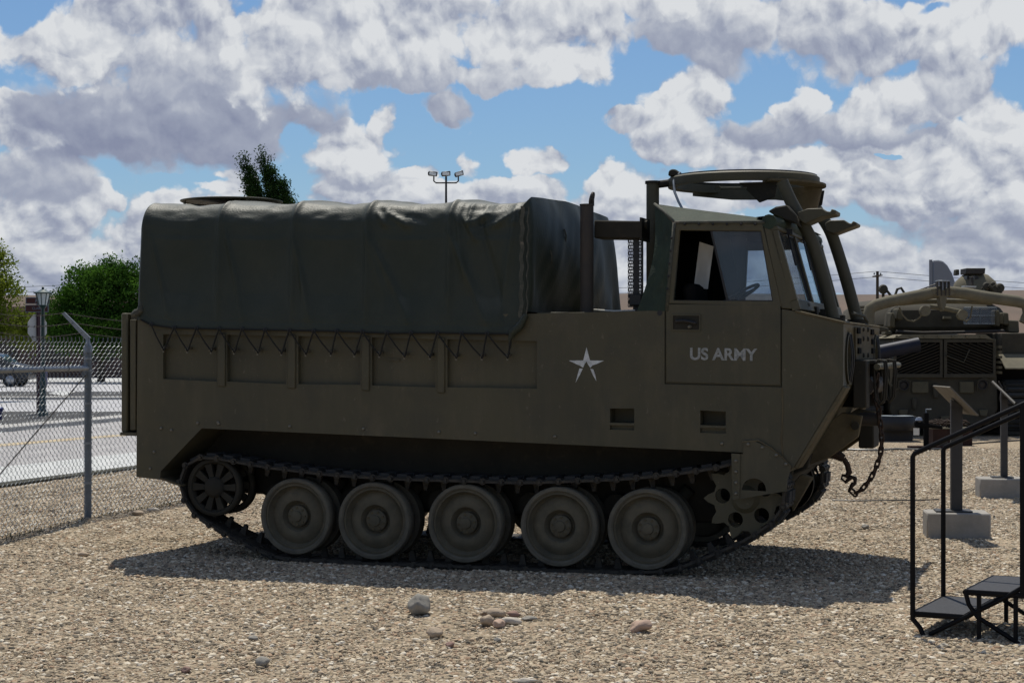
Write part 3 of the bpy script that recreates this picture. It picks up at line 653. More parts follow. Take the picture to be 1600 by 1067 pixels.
# ------------------------------------------------------------------ chain link fence
fc = empty('chain_link_fence', (-4.27, 17.4, 0), 0, 'galvanised chain link fence with angled barbed wire arms left of the carrier', 'fence')
dl = Vector((.33,1.9,0)).normalized(); dr = Vector((.30,1,0)).normalized()
ZT = 1.79
def mesh_run(d, s0, s1, zt=ZT, name='chain_link_mesh'):
    mb = MB(); cell = .088; rz_ = .074; n = int((s1-s0)/(cell/2))
    for i in range(n+1):
        s = s0+i*cell/2; pts = []; k = 0; z = zt
        # each wire zigzags between two neighbouring columns
        while z > .0:
            off = (cell/2*.98 if (k % 2) else 0)
            pts.append(d*(s+off)+Vector((0,0,z))+Vector((d.y,-d.x,0))*(.004 if (i+k) % 2 else -.004)+Vector((d.y,-d.x,0))*.012*math.sin(s*5+z*3))
            z -= rz_/2; k += 1
        def hexed(pp):                         # short upright stretch at each bend, as in woven wire
            r = []
            for p in pp: r += [p+Vector((0,0,rz_*.10)), p-Vector((0,0,rz_*.10))]
            return r
        if i % 2 == 0: 
            p0 = pts[0]; pts = [p0+d*.006+Vector((0,0,.035))]+hexed(pts)
            mb.tube(pts, .0026, 3, caps=False, smooth=False)
        else:
            # mirrored wire: starts half a cell on and zigzags back
            # shifted so that its bends meet those of the neighbours
            q = [d*(s+(cell/2*.98 if (k%2==0) else 0))+Vector((0,0,zt-k*rz_/2)) for k in range(len(pts))]
            mb.tube([q[0]+d*.006+Vector((0,0,.035))]+hexed(q), .0026, 3, caps=False, smooth=False)
    o = mb.build(name, ['galv'], fc, fix=False, auto=None); o['kind'] = 'stuff'; return o
mesh_run(-dl, 0.03, 4.2); mesh_run(dr, 0.03, 9.0)
def post(p, r=.036, main=False, arm=True, h=1.72):
    o = MB().lathe([(0,-.1),(r,-.1),(r,h),(0,h)], 16, axis='z').build('post', ['galv_post'], fc, loc=p)
    MB().lathe([(r+.008,h-.05),(r+.008,h+.01),(r*.7,h+.04),(r*.5,h+.10),(0,h+.11)], 16, axis='z').build('post_cap', ['galv'], o)
    if main:
        for z in (.35,.75,1.15,1.48,1.60): MB().lathe([(r,z),(r+.006,z),(r+.006,z+.022),(r,z+.022)], 16, axis='z').build('tension_band', ['galv'], o)
    if arm:
        a = MB(); a.add([(-.02,-.012,h+.08),(.03,-.012,h+.10),(-.235,-.012,h+.36),(-.265,-.012,h+.345),(-.02,.014,h+.08),(.03,.014,h+.10),(-.235,.014,h+.36),(-.265,.014,h+.345)],
            [(0,1,2,3),(7,6,5,4),(0,4,5,1),(1,5,6,2),(2,6,7,3),(3,7,4,0)])
        a.build('barbed_wire_arm', ['galv'], o)
    return o
post((0,0,0), main=True)
for s in (-3.0, -6.0): post(-dl*(-s), r=.026)
for s in (3.05, 6.1, 9.1): post(dr*s, r=.026)
ra = -dl*6.0
rl = MB().tube([Vector((0,0,1.515)), ra+Vector((0,0,1.515))], .026, 12).build('top_rail', ['galv'], fc)
for s in (.5,1.05,1.7,2.4,3.1): 
    c_ = -dl*s+Vector((0,0,1.515)); MB().tube([c_-dl*.004, c_+dl*.004], .031, 12).build('wire_tie', ['galv_post'], rl)
MB().cyl((0,0,1.47),-dl*3.0+Vector((0,0,.08)),.006,6).build('truss_rod', ['soot'], fc)
MB().box((-.05,-.05,1.42),(.0,.01,1.48)).build('rod_clamp', ['galv_post'], fc)
bw = []
for j, (ox, oz) in enumerate(((-.24,2.07),(-.15,1.97),(-.06,1.87))):
    o_ = Vector((ox,0,oz)); wb = MB()
    for (d, l) in ((-dl, 6.), (dr, 9.)):
        pts = [o_+d*l*i/30+Vector((0,0,-.10*math.sin(math.pi*((i/10)%1))*.5-.012*i/3*(1 if d is dr else 0))) for i in range(31)]
        wb.tube(pts, .0028, 4)
        for i in range(int(l/.125)):
            f = i*.125/l*30; a_ = int(f); p = pts[a_].lerp(pts[min(a_+1,30)], f-a_)
            wb.tube([p+Vector((0,-.012,.012)),p+Vector((0,.012,-.012))], .002, 3); wb.tube([p+Vector((.01,.0,.012)),p+Vector((-.01,.0,-.014))], .002, 3)
    wb.build('barbed_wire', ['soot'], fc)
# weeds under the fence
MT['weed'] = leafmat('dry_weeds', (.06,.065,.03), (.035,.035,.02), .2)
wd = MB(); rg = random.Random(4)
for i in range(900):
    s = rg.uniform(-3.5, 6); d = dl if s < 0 else dr; p = Vector((-4.27,17.4,0))+d*s+Vector((rg.gauss(.03,.05),rg.gauss(0,.05),0)); h = rg.uniform(.015,.06); a = rg.uniform(0,6.28)
    t_ = Vector((math.cos(a),math.sin(a),0))*.004; e_ = Vector((rg.gauss(0,.02),rg.gauss(0,.02),h)); wd.add([p-t_,p+t_,p+e_],[(0,1,2)])
tag(wd.build('weeds', ['weed'], fix=False, auto=None), 'dry weeds growing along the foot of the chain link fence', 'weeds', kind='stuff')

# ================================================================== TRACKED CARGO CARRIER
TH = R(18.0); cT, sT = math.cos(TH), math.sin(TH); Z0 = 13.2; WD = 2.42       # yaw, distance of the near side, hull width
def V(px, py, y=0.0):                         # pixel -> local (x, z) on the lengthwise plane y
    u = (px-800)/F; x = (u*(Z0+y*cT)-y*sT)/(cT+u*sT); Z = Z0-x*sT+y*cT
    return (x, H+(HY-py)/F*Z)
def V3(px, py, y=0.0): x, z = V(px, py, y); return Vector((x, y, z))
def VF(px, py, x):                            # pixel -> local (y, z) on the crosswise plane x
    u = (px-800)/F; y = (u*(Z0-x*sT)-x*cT)/(sT-u*cT); Z = Z0-x*sT+y*cT
    return (y, H+(HY-py)/F*Z)
car = empty('tracked_carrier', (0, Z0, 0), -TH, 'olive drab tracked army cargo carrier with green canvas cover and white star', 'army vehicle')
def PV(l, y=0.0): return [V(a, b, y) for a, b in l]
hull_px = [(215,497),(213,745),(250,749),(251,736),(315,669),(700,686),(1145,706),(1222,712),(1232,738),(1240,730),(1317,603),(1318,505),(1243,487),(1222,483),(1000,486),(845,490)]
hull = MB().prism(PV(hull_px), 0, WD).build('hull', ['olive'], car, auto=20)
cut = []
def cp_(pts, a, b): cut.append(MB().prism(pts, a, b))
panels = [((255,522),(339,524),(339,596),(255,592)), ((355,523),(447,525),(447,600),(355,596)), ((466,525),(563,527),(563,601),(466,600)), ((581,527),(680,530),(680,605),(581,602)), ((699,530),(839,533),(839,607),(699,605))]
for q in panels: cp_(PV(q), -.05, .045)
for q in (((953,638),(991,638),(991,661),(953,660)), ((1094,641),(1134,643),(1134,665),(1094,664))): cp_(PV(q), -.05, .15)
for q in (((953,664),(991,665),(991,672),(953,671)), ((1094,668),(1134,669),(1134,677),(1094,676))): cp_(PV(q), -.05, .03)
# door outline groove, headlight wells, cab well
d4 = [(1038.5,477),(1222,479),(1222,605),(1038.5,600)]
d4i = [(1040.5,474),(1220,474),(1220,602.6),(1040.5,597.8)]
for a, b in ((0,1),(1,2),(2,3),(3,0)):
    if a == 0: continue
    cp_(PV([d4[a], d4[b], d4i[b], d4i[a]]), -.05, .02)
xf = V(1318,560)[0]
lamps = []
for y_ in (.30, WD-.30):
    zc = VF(1325,560,xf)[1] if y_ < 1 else VF(1325,560,xf)[1]-.0
    cut.append(MB().cyl((xf-.12,y_,zc),(xf+.1,y_,zc),.185,28)); lamps.append((y_,zc))
boolcut(hull, cut)
print('XF', xf, V(190,560)[0], WD)
# lower tub between the tracks, sponson shadow box
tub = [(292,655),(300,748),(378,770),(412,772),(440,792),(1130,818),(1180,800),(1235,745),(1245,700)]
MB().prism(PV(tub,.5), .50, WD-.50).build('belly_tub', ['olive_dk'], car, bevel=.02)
# bottom edge flange and rivets
MB().prism(PV([(213,745),(250,749),(282,760),(282,757),(250,746)]), .004, WD-.004).build('rear_skid', ['olive_dusty'], car)
bolt_me = MB().lathe([(0,-.012),(.009,-.012),(.013,-.006),(.013,.0),(0,.0)], 10).mesh('bolt', ['brass'])
bolt_px = [(268,672),(241,706),(235,732),(341,660),(309,661),(342,662),(453,666),(568,670),(686,675),(743,677),(867,682),(1128,693),(252,669)]
for p in bolt_px: link('bolt', bolt_me, car, V3(*p, 0))
MB().lathe([(0,-.004),(.02,-.004),(.02,.002)], 16).build('filler_plug', ['black'], car, loc=V3(1031,489,0))
# ribs standing proud between the side panels, hem rail
for a in (347, 456.5, 572, 689.5):
    MB().prism(PV([(a-6,521+(a-347)*.02),(a+6,521+(a-347)*.02),(a+6,604+(a-347)*.03),(a-6,603+(a-347)*.03)]), -.016, .0).build('side_rib', ['olive'], car, bevel=.006)
hk = MB().box((-.05,-.012,-.008),(.05,.0,.008)); hk.build('hinge_strip', ['olive'], car, loc=V3(616,562,.045))
# steps: a bar across each opening
for q in ((953,991,661,664),(1094,1134,665,668)):
    MB().prism(PV([(q[0],q[2]),(q[1],q[2]+.8),(q[1],q[3]+.8),(q[0],q[3])]), -.003, .012).build('step_bar', ['olive'], car)
# weld seam down the front corner
MB().tube([V3(1222,606),V3(1223,640),V3(1221,690),V3(1224,716)], .007, 6).build('weld_seam', ['olive_dusty'], car)
# ---- door
door = MB().prism(PV([(1041.5,475),(1219.5,476.5),(1219.5,601.8),(1041.5,597)]), -.006, .03).build('door', ['olive'], car, bevel=.004)
cc = MB().prism(PV([(1051,492),(1094,492.5),(1094,516),(1051,515.5)]), -.05, .03); 
hp = MB().prism(PV([(1051,492),(1094,492.5),(1094,516),(1051,515.5)]), -.0085, -.0062).build('handle_plate', ['olive_dk'], door)
MB().ring(PV([(1050,491),(1095,491.5),(1095,517),(1050,516.5)]), PV([(1052,493),(1093,493.5),(1093,515),(1052,514.5)]), -.016, -.006).build('handle_surround', ['olive'], door)
MB().tube([V3(1056,502,-.02),V3(1070,501,-.035),V3(1088,505,-.035)], .012, 8).build('door_handle', ['black'], door)
MB().cyl(V3(1076,511,-.02),V3(1079,510,-.03),.012,8).build('latch', ['brass'], door)
for p in ((1216,490),(1216,590)): pass
# door lettering and star
me = text_mesh('US ARMY', .132, .0037, .0008)
me.materials.append(MT['white_dim']); tx, tz = V(1129.5,554.5,0)
q = link('lettering', me, door, (tx,-.0085,tz)); q.rotation_euler = (R(90),0,0); q.rotation_euler.y = R(.9)
mxx = max(v.co.x for v in me.vertices)-min(v.co.x for v in me.vertices); mzz = max(v.co.y for v in me.vertices)-min(v.co.y for v in me.vertices)
wx = V(1182,554)[0]-V(1077,554)[0]; hz_ = V(1130,545)[1]-V(1130,564.5)[1]
q.scale = (wx/mxx, hz_/mzz, 1)
star = MB()
for pc in ([(916.5,542.7),(922,563),(943.7,563.4),(931,569.3),(926,570.5),(922.5,574.5),(919,569.5),(916.5,564.5),(913.5,569),(911,574.5),(906,571),(902,569.5),(889,563.2),(911.5,563)],
           [(905.5,575.5),(910.5,576),(906.5,585),(899.5,597.5),(903,584)], [(922.5,576),(927,577),(930,585),(932,595.5),(926.5,586)]):
    star.prism(PV(pc), -.0026, -.0006)
star.build('white_star', ['white'], car, auto=None)
# ---- cab upper structure
cab = MB()
dto = [(1053.5,349),(1191.6,349.7),(1221.7,479),(1040,474)]; dti = [(1062,360),(1189,361),(1207.7,470.6),(1052,469)]
uf = MB().ring(PV(dto), PV(dti), -.004, .035).build('window_frame', ['olive'], door, bevel=.004)
MB().prism(PV([(1064,358),(1190,359),(1209,471.5),(1050,470)]), .037, .0405) if 0 else None
MB().prism(PV([(1111,360),(1189,361),(1207.7,470.6),(1136,470)]), .012, .017).build('window_glass', ['glass_side'], door)
MB().ring(PV([(1109,360),(1189,361),(1207.7,470.6),(1134.5,470)]), PV([(1112.5,361.5),(1187.5,362.5),(1206,469.2),(1138,468.5)]), .010, .019).build('glass_edge', ['black'], door)
pill = [(1191,345),(1206,348),(1240,483),(1221,482)]
MB().prism(PV(pill), .0, .07).build('front_pillar', ['olive'], car, bevel=.006)
MB().prism([(p[0],p[1]) for p in PV(pill)], WD-.07, WD).build('front_pillar', ['olive'], car, bevel=.006)
# far door frame
fx = [V(*p) for p in dto]; xl = V(1165,470,WD)[0]; xl2 = V(1169,392,WD)[0]; xr = V(1260,470,WD)[0]
fi = [(xl2+.0, V(1169,392,WD)[1]), (V(1187,361)[0], V(1169,392,WD)[1]), (V(1207,470)[0], V(1165,470,WD)[1]), (xl, V(1165,470,WD)[1])]
fd = MB().ring(fx, fi, WD-.035, WD).build('far_door_frame', ['olive'], car)
MB().prism(fi, WD-.02, WD-.015).build('far_door_glass', ['glass'], fd)
# rear canvas corner, back wall and roof of the cab
ry = .30
A = V3(995,486.5,0.0); A2 = V3(1042,486,0.0); B = V3(1054,348,0.0); C = V3(1023,319,ry); C1 = V3(1018,409,.06); Dp = V3(1192,341,ry*.75); E_ = V3(1195,347.5,0.0)
def mir(v): return Vector((v.x, WD-v.y, v.z))
cv = MB()
def patch(mb, p00, p10, p01, p11, nu=14, nv=14, amp=.012, seed=0, sc=4, flip=False):
    vs = []; n = (p10-p00).cross(p01-p00).normalized()
    for j in range(nv+1):
        for i in range(nu+1):
            u = i/nu; v = j/nv; p = (p00*(1-u)+p10*u)*(1-v)+(p01*(1-u)+p11*u)*v
            w = min(1, 6*min(u,1-u,v,1-v)+.15); p = p+n*amp*w*(mnoise.noise(p*sc+Vector((seed,0,0)))+.5*mnoise.noise(p*sc*2.7))
            vs.append(p)
    mb.add(vs, [(j*(nu+1)+i, j*(nu+1)+i+1, (j+1)*(nu+1)+i+1, (j+1)*(nu+1)+i) for j in range(nv) for i in range(nu)], 0, True)
for m in (lambda v: v, mir):
    patch(cv, m(A), m(A2), m(C), m(B), 16, 20, .03, 1, 5)
    patch(cv, m(B), m(E_), m(C), m(Dp), 24, 6, .012, 2, 3)
patch(cv, A, mir(A), C, mir(C), 16, 16, .02, 3)
patch(cv, C, mir(C), Dp, mir(Dp), 16, 16, .03, 4, 2)
for i_, (vx, vy, vz) in enumerate(cv.v):       # the rear edge of the canopy bows inwards
    if vx < B.x:
        t_ = max(0, min(1, (vz-A.z)/(C.z-A.z))); cv.v[i_] = (vx+.055*math.sin(math.pi*t_)*min(1, max(0, (B.x-vx)/(B.x-A.x)*1.6)), vy, vz)
cv.build('cab_canopy', ['canvas_cab'], car, fix=False, auto=None)
for m in (lambda v: v, mir):
    hm = MB(); hm.tube([m(v) for v in (A2, V3(1047,420,-.004), B+Vector((0,-.006,0)))], .014, 8); hm.tube([m(B)+Vector((0,0,0)), m(V3(1120,347.5,-.006)), m(E_)], .013, 8)
    hm.build('canopy_hem', ['seam'], car, auto=None)
    MB().tube([m(B), m((B+C)/2+Vector((0,-.01,.01))), m(C)], .012, 8).build('canopy_seam', ['seam'], car, auto=None)
sn = MB().lathe([(0,-.012),(.008,-.012),(.011,0)], 8).mesh('snap', ['black'])
for i in range(6): link('snap', sn, car, V3(1070+i*22, 350.5, -.008))
for i in range(5): link('snap', sn, car, V3(1049.5-i*1.7, 372+i*20, -.012))
# windscreen wall
wb_ = V3(1241,473,0); wt_ = V3(1208,354,0)
def WP(y, t, off=0):                          # point on the windscreen plane: y across, t 0 bottom - 1 top
    p = wb_*(1-t)+wt_*t; n = Vector((wt_.z-wb_.z, 0, wb_.x-wt_.x)).normalized(); return Vector((p.x, y, p.z))+n*off
def wbar(y0, y1, t0, t1, o0, o1, mb):
    vs = [WP(y,t,o) for o in (o0,o1) for (y,t) in ((y0,t0),(y1,t0),(y1,t1),(y0,t1))]
    mb.add(vs, [(3,2,1,0),(4,5,6,7),(0,1,5,4),(1,2,6,5),(2,3,7,6),(3,0,4,7)])
wsf = MB(); ys_ = [.03,.86,1.60,WD-.03]
wbar(.0,WD,-.10,.03,-.03,.03,wsf); wbar(.0,WD,.95,1.0,-.03,.03,wsf)
for y_ in ys_: wbar(y_-.03,y_+.03,.03,.95,-.025,.025,wsf)
wf = wsf.build('windscreen_frame', ['olive'], car, bevel=.004)
for a, b in zip(ys_[:-1], ys_[1:]):
    g = MB(); wbar(a+.03,b-.03,.03,.95,-.004,.004,g); g.build('windscreen_pane', ['glass'], wf)
    g = MB()
    for (p,q_,r_,s_) in ((a+.03,b-.03,.03,.05),(a+.03,b-.03,.93,.95),(a+.03,a+.045,.05,.93),(b-.045,b-.03,.05,.93)): wbar(p,q_,r_,s_,.004,.012,g)
    g.build('pane_gasket', ['black'], wf)
    w = MB(); w.tube([WP((a+b)/2,.93,.03),WP((a+b)/2-.1,.5,.035)], .006, 6); w.box((-.03,-.03,-.02),(.03,.03,.02), M=Matrix.Translation(WP((a+b)/2,.96,.04))); w.build('wiper', ['black'], wf)
# roll of canvas and header above the windscreen
hd = MB(); hd.tube([Vector((wt_.x-.03,-.005,wt_.z+.035)), Vector((wt_.x+.0,WD/2,wt_.z+.045)), Vector((wt_.x-.03,WD+.005,wt_.z+.035))], .055, 12)
hd.build('canopy_front_roll', ['canvas_cab'], car)
rf = MB(); patch(rf, Vector((Dp.x-.03,.10,Dp.z)), Vector((wt_.x+.02,.02,wt_.z+.09)), Vector((Dp.x-.03,WD-.1,Dp.z)), Vector((wt_.x+.02,WD-.02,wt_.z+.09)), 8, 16, .02, 6, 4); rf.build('canopy_front_flap', ['canvas_cab'], car, fix=False, auto=None)
# cab interior
xm = V(1100,470,1.)[0]
cb = [Vector((V(1040,475)[0]+.04, 0, 0)).x, V(1225,475)[0]]
zf = V(1100,476)[1]
MB().box((cb[0]-.02,.05,zf-.004),(cb[1],WD-.05,zf+.006)).build('cab_floor', ['black'], car)
for y_ in (.32, 1.15, 1.75):
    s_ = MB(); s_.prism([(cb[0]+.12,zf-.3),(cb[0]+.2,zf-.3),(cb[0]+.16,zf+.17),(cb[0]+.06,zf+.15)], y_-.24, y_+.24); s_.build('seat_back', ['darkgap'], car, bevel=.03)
sw = MB(); c_ = Vector((cb[1]-.45,.5,zf+.06)); ax = Vector((-.5,0,.85)).normalized(); o1 = ax.orthogonal().normalized(); o2 = ax.cross(o1)
sw.tube([c_+(o1*math.cos(2*math.pi*i/24)+o2*math.sin(2*math.pi*i/24))*.2 for i in range(24)], .012, 8, closed=True)
for i in range(3): sw.tube([c_, c_+(o1*math.cos(2*math.pi*i/3)+o2*math.sin(2*math.pi*i/3))*.2], .01, 6)
sw.tube([c_, c_-ax*.3], .02, 8); sw.build('steering_wheel', ['black'], car)
# dark inner lining behind the open half of the window, with the pale cloth hanging in it
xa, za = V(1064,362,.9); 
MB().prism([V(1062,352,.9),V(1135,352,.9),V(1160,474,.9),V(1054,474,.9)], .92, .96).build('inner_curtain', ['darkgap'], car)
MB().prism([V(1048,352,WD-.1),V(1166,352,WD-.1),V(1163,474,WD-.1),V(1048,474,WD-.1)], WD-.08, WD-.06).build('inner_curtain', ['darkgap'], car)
fl = MB(); p0 = V3(1093,378,.4); p1 = V3(1115,385,.4); p2 = V3(1084,449,.4); p3 = V3(1106,452,.4)
patch(fl, p0, p1, p2, p3, 10, 10, .02, 8, 9)
fl.build('hanging_cloth', ['cloth'], car, fix=False, auto=None)

# ---- nose: front plate fittings
yN = WD
for (y_, zc) in lamps:
    w = MB().lathe([(.185,-.005),(.192,.012),(.178,.014),(.175,-.11),(0,-.11)], 32, axis='x').build('headlight_well', ['olive'], car, loc=(xf,y_,zc))
    for zz, rr_ in ((.08,.07),(-.08,.075)):
        h_ = MB().lathe([(0,.0),(rr_*.9,.0),(rr_,-.02),(rr_*.7,-.09)], 20, axis='x').build('headlight', ['black'], w, loc=(-.02,0,zz)); MB().lathe([(0,.012),(rr_*.6,.009),(rr_*.86,.002)], 20, axis='x').build('lens', ['headlamp'], h_)
    gd = MB()
    for dy in (-.05,.05): gd.tube([(.012,dy,-.18),(.03,dy,-.05),(.03,dy,.05),(.012,dy,.18)], .007, 6)
    gd.build('lamp_guard', ['black'], w)
zt0 = VF(1340,512,xf)[1]; zpb = VF(1340,562,xf)[1]
fp = MB().box((xf,.62,zpb),(xf+.018,WD-.62,zt0)).build('front_plate', ['olive_dusty'], car, bevel=.004)
sl_ = MB().box((0,-.085,-.022),(.012,.085,.022)).mesh('slot', ['darkgap']); bl_ = MB().lathe([(0,.014),(.016,.012),(.02,0)], 8, axis='x').mesh('plate_bolt', ['olive_dk'])
for y_ in (.74, 1.68):
    for k, zz in enumerate((517, 533, 548)):
        link('slot', sl_, fp, (xf+.018, y_+(.03 if k else -.02), VF(1340,zz,xf)[1]))
for y_ in (1.05, 1.36):
    for zz in (512, 527, 553): link('plate_bolt', bl_, fp, (xf+.018, y_, VF(1340,zz,xf)[1]-.01))
MB().tube([V3(1243,486,-.002),V3(1280,495,-.002),V3(1318,504,-.002)], .010, 6).build('deck_edge_strip', ['olive_dusty'], car)
MB().tube([Vector((xf,.0,V(1318,504)[1])),Vector((xf,WD,V(1318,504)[1]))], .010, 6).build('deck_edge_strip', ['olive_dusty'], car)
# winch housing, fairlead bars and clevis pins
zw = VF(1345,562,xf)[1]
wn_ = MB().box((xf,.55,zw-.36),(xf+.10,.78,zw)).box((xf,.78,zw-.03),(xf+.14,WD-.5,zw)).box((xf,WD-.73,zw-.36),(xf+.10,WD-.5,zw)).build('winch_housing', ['olive_dk'], car, bevel=.008)
MB().box((xf-.3,.78,zw-.36),(xf+.01,WD-.73,zw-.03)).build('winch_recess', ['darkgap'], wn_)
MB().cyl((xf+.06,.8,zw-.2),(xf+.06,WD-.75,zw-.2),.07,16).build('winch_drum', ['soot'], wn_)
for (y0_, y1_, zz) in ((.62,1.3,zw-.05),(1.32,2.3,zw-.05)):
    MB().cyl((xf+.17,y0_,zz),(xf+.17,y1_,zz),.024,14).build('tow_bar', ['olive'], wn_)
for y_ in (.8,.95,1.5,1.65):
    MB().tube([(xf+.13,y_,zw-.05),(xf+.16,y_,zw+.0),(xf+.205,y_,zw-.01),(xf+.215,y_,zw-.10),(xf+.20,y_,zw-.3),(xf+.17,y_,zw-.34),(xf+.14,y_,zw-.3),(xf+.13,y_,zw-.1)], .009, 8, closed=True).build('shackle', ['olive_dk'], wn_)
# lower glacis: proud tan stiffeners on both corners
gA, gB = V(1317,603), V(1240,730)
gd_ = Vector((gB[0]-gA[0],0,gB[1]-gA[1])); gn = Vector((-gd_.z,0,gd_.x)).normalized()
if gn.x < 0: gn = -gn
for (y0_, y1_) in ((.0,.26),(WD-.26,WD)):
    m_ = MB(); o_ = Vector((gA[0],0,gA[1]))
    vs = []
    for off in (.001,.03):
        for (t,y_) in ((0,y0_),(0,y1_),(1,y1_),(1,y0_)): p = o_+gd_*t+gn*off; vs.append((p.x,y_,p.z))
    m_.add(vs, [(3,2,1,0),(4,5,6,7),(0,1,5,4),(1,2,6,5),(2,3,7,6),(3,0,4,7)]); m_.build('glacis_stiffener', ['olive_dusty'], car, bevel=.006)
# stowage box, tow lugs and hook below the nose
for y_ in (.75, WD-.75):
    tl = MB().prism([(xf-.42,V(1290,700)[1]),(xf-.10,V(1330,650)[1]),(xf+.05,V(1330,655)[1]),(xf+.02,V(1330,690)[1]),(xf-.2,V(1300,725)[1]),(xf-.4,V(1290,740)[1])], y_-.03, y_+.03).build('tow_lug', ['olive_dusty'], car, bevel=.006)
    MB().tube([(xf+.0,y_-.07,V(1330,672)[1]),(xf+.0,y_+.07,V(1330,672)[1])], .03, 10).build('tow_pin', ['olive_dk'], tl)
MB().box((xf-.04,1.25,V(1360,700,1.3)[1]),(xf+.08,1.62,V(1360,650,1.3)[1])).build('drop_box', ['olive_dk'], car, bevel=.01)
MB().cyl((xf+.0,1.0,V(1345,655,1.)[1]),(xf+.16,1.0,V(1345,655,1.)[1]),.05,14).build('tow_pintle', ['soot'], car)
MB().prism([(xf-.55,V(1260,760)[1]),(xf-.35,V(1260,742)[1]),(xf-.3,V(1290,700)[1]),(xf-.6,V(1260,690)[1]),(xf-.8,V(1240,800)[1])], .62, WD-.62).build('nose_underplate', ['olive_dk'], car, bevel=.01)

# ---- fender guard over the drive sprocket
gp = [(1162.6,690),(1178,689),(1200,698),(1219,712),(1236,729),(1230,751),(1228.6,767),(1145,781),(1143,708),(1161,709.5)]
guard = MB().prism(PV(gp,-.02), -.022, -.010).build('sprocket_guard', ['olive'], car)
gc = MB(); hc = [(1178+19*math.cos(R(a)), 766-19*math.sin(R(a))) for a in range(-4,185,14)]
gc.prism(PV(hc,-.02), -.05, .02); boolcut(guard, gc)
MB().prism(PV([(1143,708),(1157,709),(1156,778.5),(1145,781)],-.02), -.034, -.022).build('guard_flange', ['olive'], guard, bevel=.002)
for i in range(4): link('bolt', bolt_me, guard, V3(1150,720+i*17,-.034))
for p in ((1169,694),(1191,699),(1213,711),(1228,725)): link('bolt', bolt_me, guard, V3(*p,-.022))
MB().tube([V3(1160,690,-.02),V3(1185,688,-.02),V3(1205,700,-.02),V3(1222,714,-.02),V3(1236,729,-.02)], .006, 6).build('guard_weld', ['olive_dusty'], guard)
MB().prism(PV([(1252,740),(1270,746),(1238,800),(1231,762)],.42), .42, .50).build('final_drive_plate', ['olive_dusty'], car, bevel=.008)
cxs, czs = V(1168,778,.2)
for y_ in (.42, WD-.42):
    s_ = 1 if y_ < 1 else -1
    MB().lathe([(0,-.08*s_),(.12,-.08*s_),(.22,-.02*s_),(.25,.06*s_),(.25,.14*s_)], 28, c=(cxs,y_,czs)).build('final_drive', ['olive_dk'], car)

# ---- running gear
wheel_px = [(460,807),(583,814),(725,818),(872,823),(1010,827)]
RW = .305
def make_wheel():
    w = MB().lathe([(.262,.028),(.245,.024),(.238,.060),(.222,.078),(.19,.055),(.155,.040),(.125,.045),(.108,.085),(.095,.10),(0,.10)], 44).lathe([(.262,.028),(.262,.11),(.1,.11)], 44)
    root = w.build('road_wheel', ['wheel'], car)
    t = MB().lathe([(.262,.022),(.275,.008),(.298,.010),(RW,.02),(RW,.115),(.298,.125),(.262,.125)], 48).build('tyre', ['tyre'], root)
    inner = MB().lathe([(.262,.235),(RW,.235),(RW,.345),(.262,.345),(.262,.235)], 40).lathe([(.262,.25),(.1,.25)], 40).build('inner_disc', ['tyre'], root)
    hb_ = MB().lathe([(.088,.10),(.084,.062),(.07,.052),(.045,.048),(.04,.030),(.02,.024),(0,.024)], 28).build('hub', ['wheel'], root)
    nb_ = MB()
    for k in range(8):
        a = 2*math.pi*k/8; nb_ = MB().lathe([(.0,-.006),(.010,-.006),(.012,.012)], 6, c=(.066*math.cos(a),.052,.066*math.sin(a)), smooth=False); nb_.build('hub_nut', ['olive_dusty'], root)
    MB().lathe([(.05,.1),(.05,.5)], 16).build('axle', ['olive_dk'], root)
    return root
w0 = make_wheel(); wl = []
gz_near = {}
for i, p in enumerate(wheel_px):
    x_, z_ = V(p[0], p[1], .03)
    w = w0 if i == 0 else copy_tree(w0, car); w.location = (x_, .03, z_); w.rotation_euler.y = i*1.1
    wl.append((x_, z_))
    w = copy_tree(w0, car); w.location = (x_, WD-.03, z_); w.rotation_euler = (0,0,math.pi)
print('wheels', wl)
arm_me = MB().tube([(0,.42,0),(-.32,.42,.13)], [.055,.075], 10).tube([(-.32,.36,.13),(-.32,.52,.13)], .10, 16).mesh('suspension_arm', ['olive_dk'])
for (x_, z_) in wl:
    link('suspension_arm', arm_me, car, (x_,0,z_)); a = link('suspension_arm', arm_me, car, (x_,WD-.94,z_))
shk = MB().tube([(0,.44,0),(.22,.44,.3)], .035, 10).tube([(.09,.44,.12),(.22,.44,.3)], .05, 12).mesh('shock_absorber', ['olive_dk'])
for k in (0, 1, 4): link('shock_absorber', shk, car, (wl[k][0]+.02,0,wl[k][1]-.02))
# idler
ix, iz = V(334,761,.06)
id_ = MB()
id_.lathe([(.205,.0),(.235,-.005),(.235,.08),(.19,.08),(.185,.03),(.205,.0)], 44)
id_.lathe([(.0,-.02),(.06,-.02),(.085,.0),(.085,.06),(0,.06)], 24)
for k in range(10):
    a = 2*math.pi*k/10; b_ = a+.0; c2_, s2_ = math.cos(a), math.sin(a)
    id_.add([(c2_*.08-s2_*.02,.01,s2_*.08+c2_*.02),(c2_*.08+s2_*.02,.01,s2_*.08-c2_*.02),(c2_*.192+s2_*.03,.01,s2_*.192-c2_*.03),(c2_*.192-s2_*.03,.01,s2_*.192+c2_*.03),
             (c2_*.08-s2_*.02,.05,s2_*.08+c2_*.02),(c2_*.08+s2_*.02,.05,s2_*.08-c2_*.02),(c2_*.192+s2_*.03,.05,s2_*.192-c2_*.03),(c2_*.192-s2_*.03,.05,s2_*.192+c2_*.03)],
            [(0,1,2,3),(7,6,5,4),(0,4,5,1),(1,5,6,2),(2,6,7,3),(3,7,4,0)])
idm = id_.mesh('idler_wheel', ['olive_dk'])
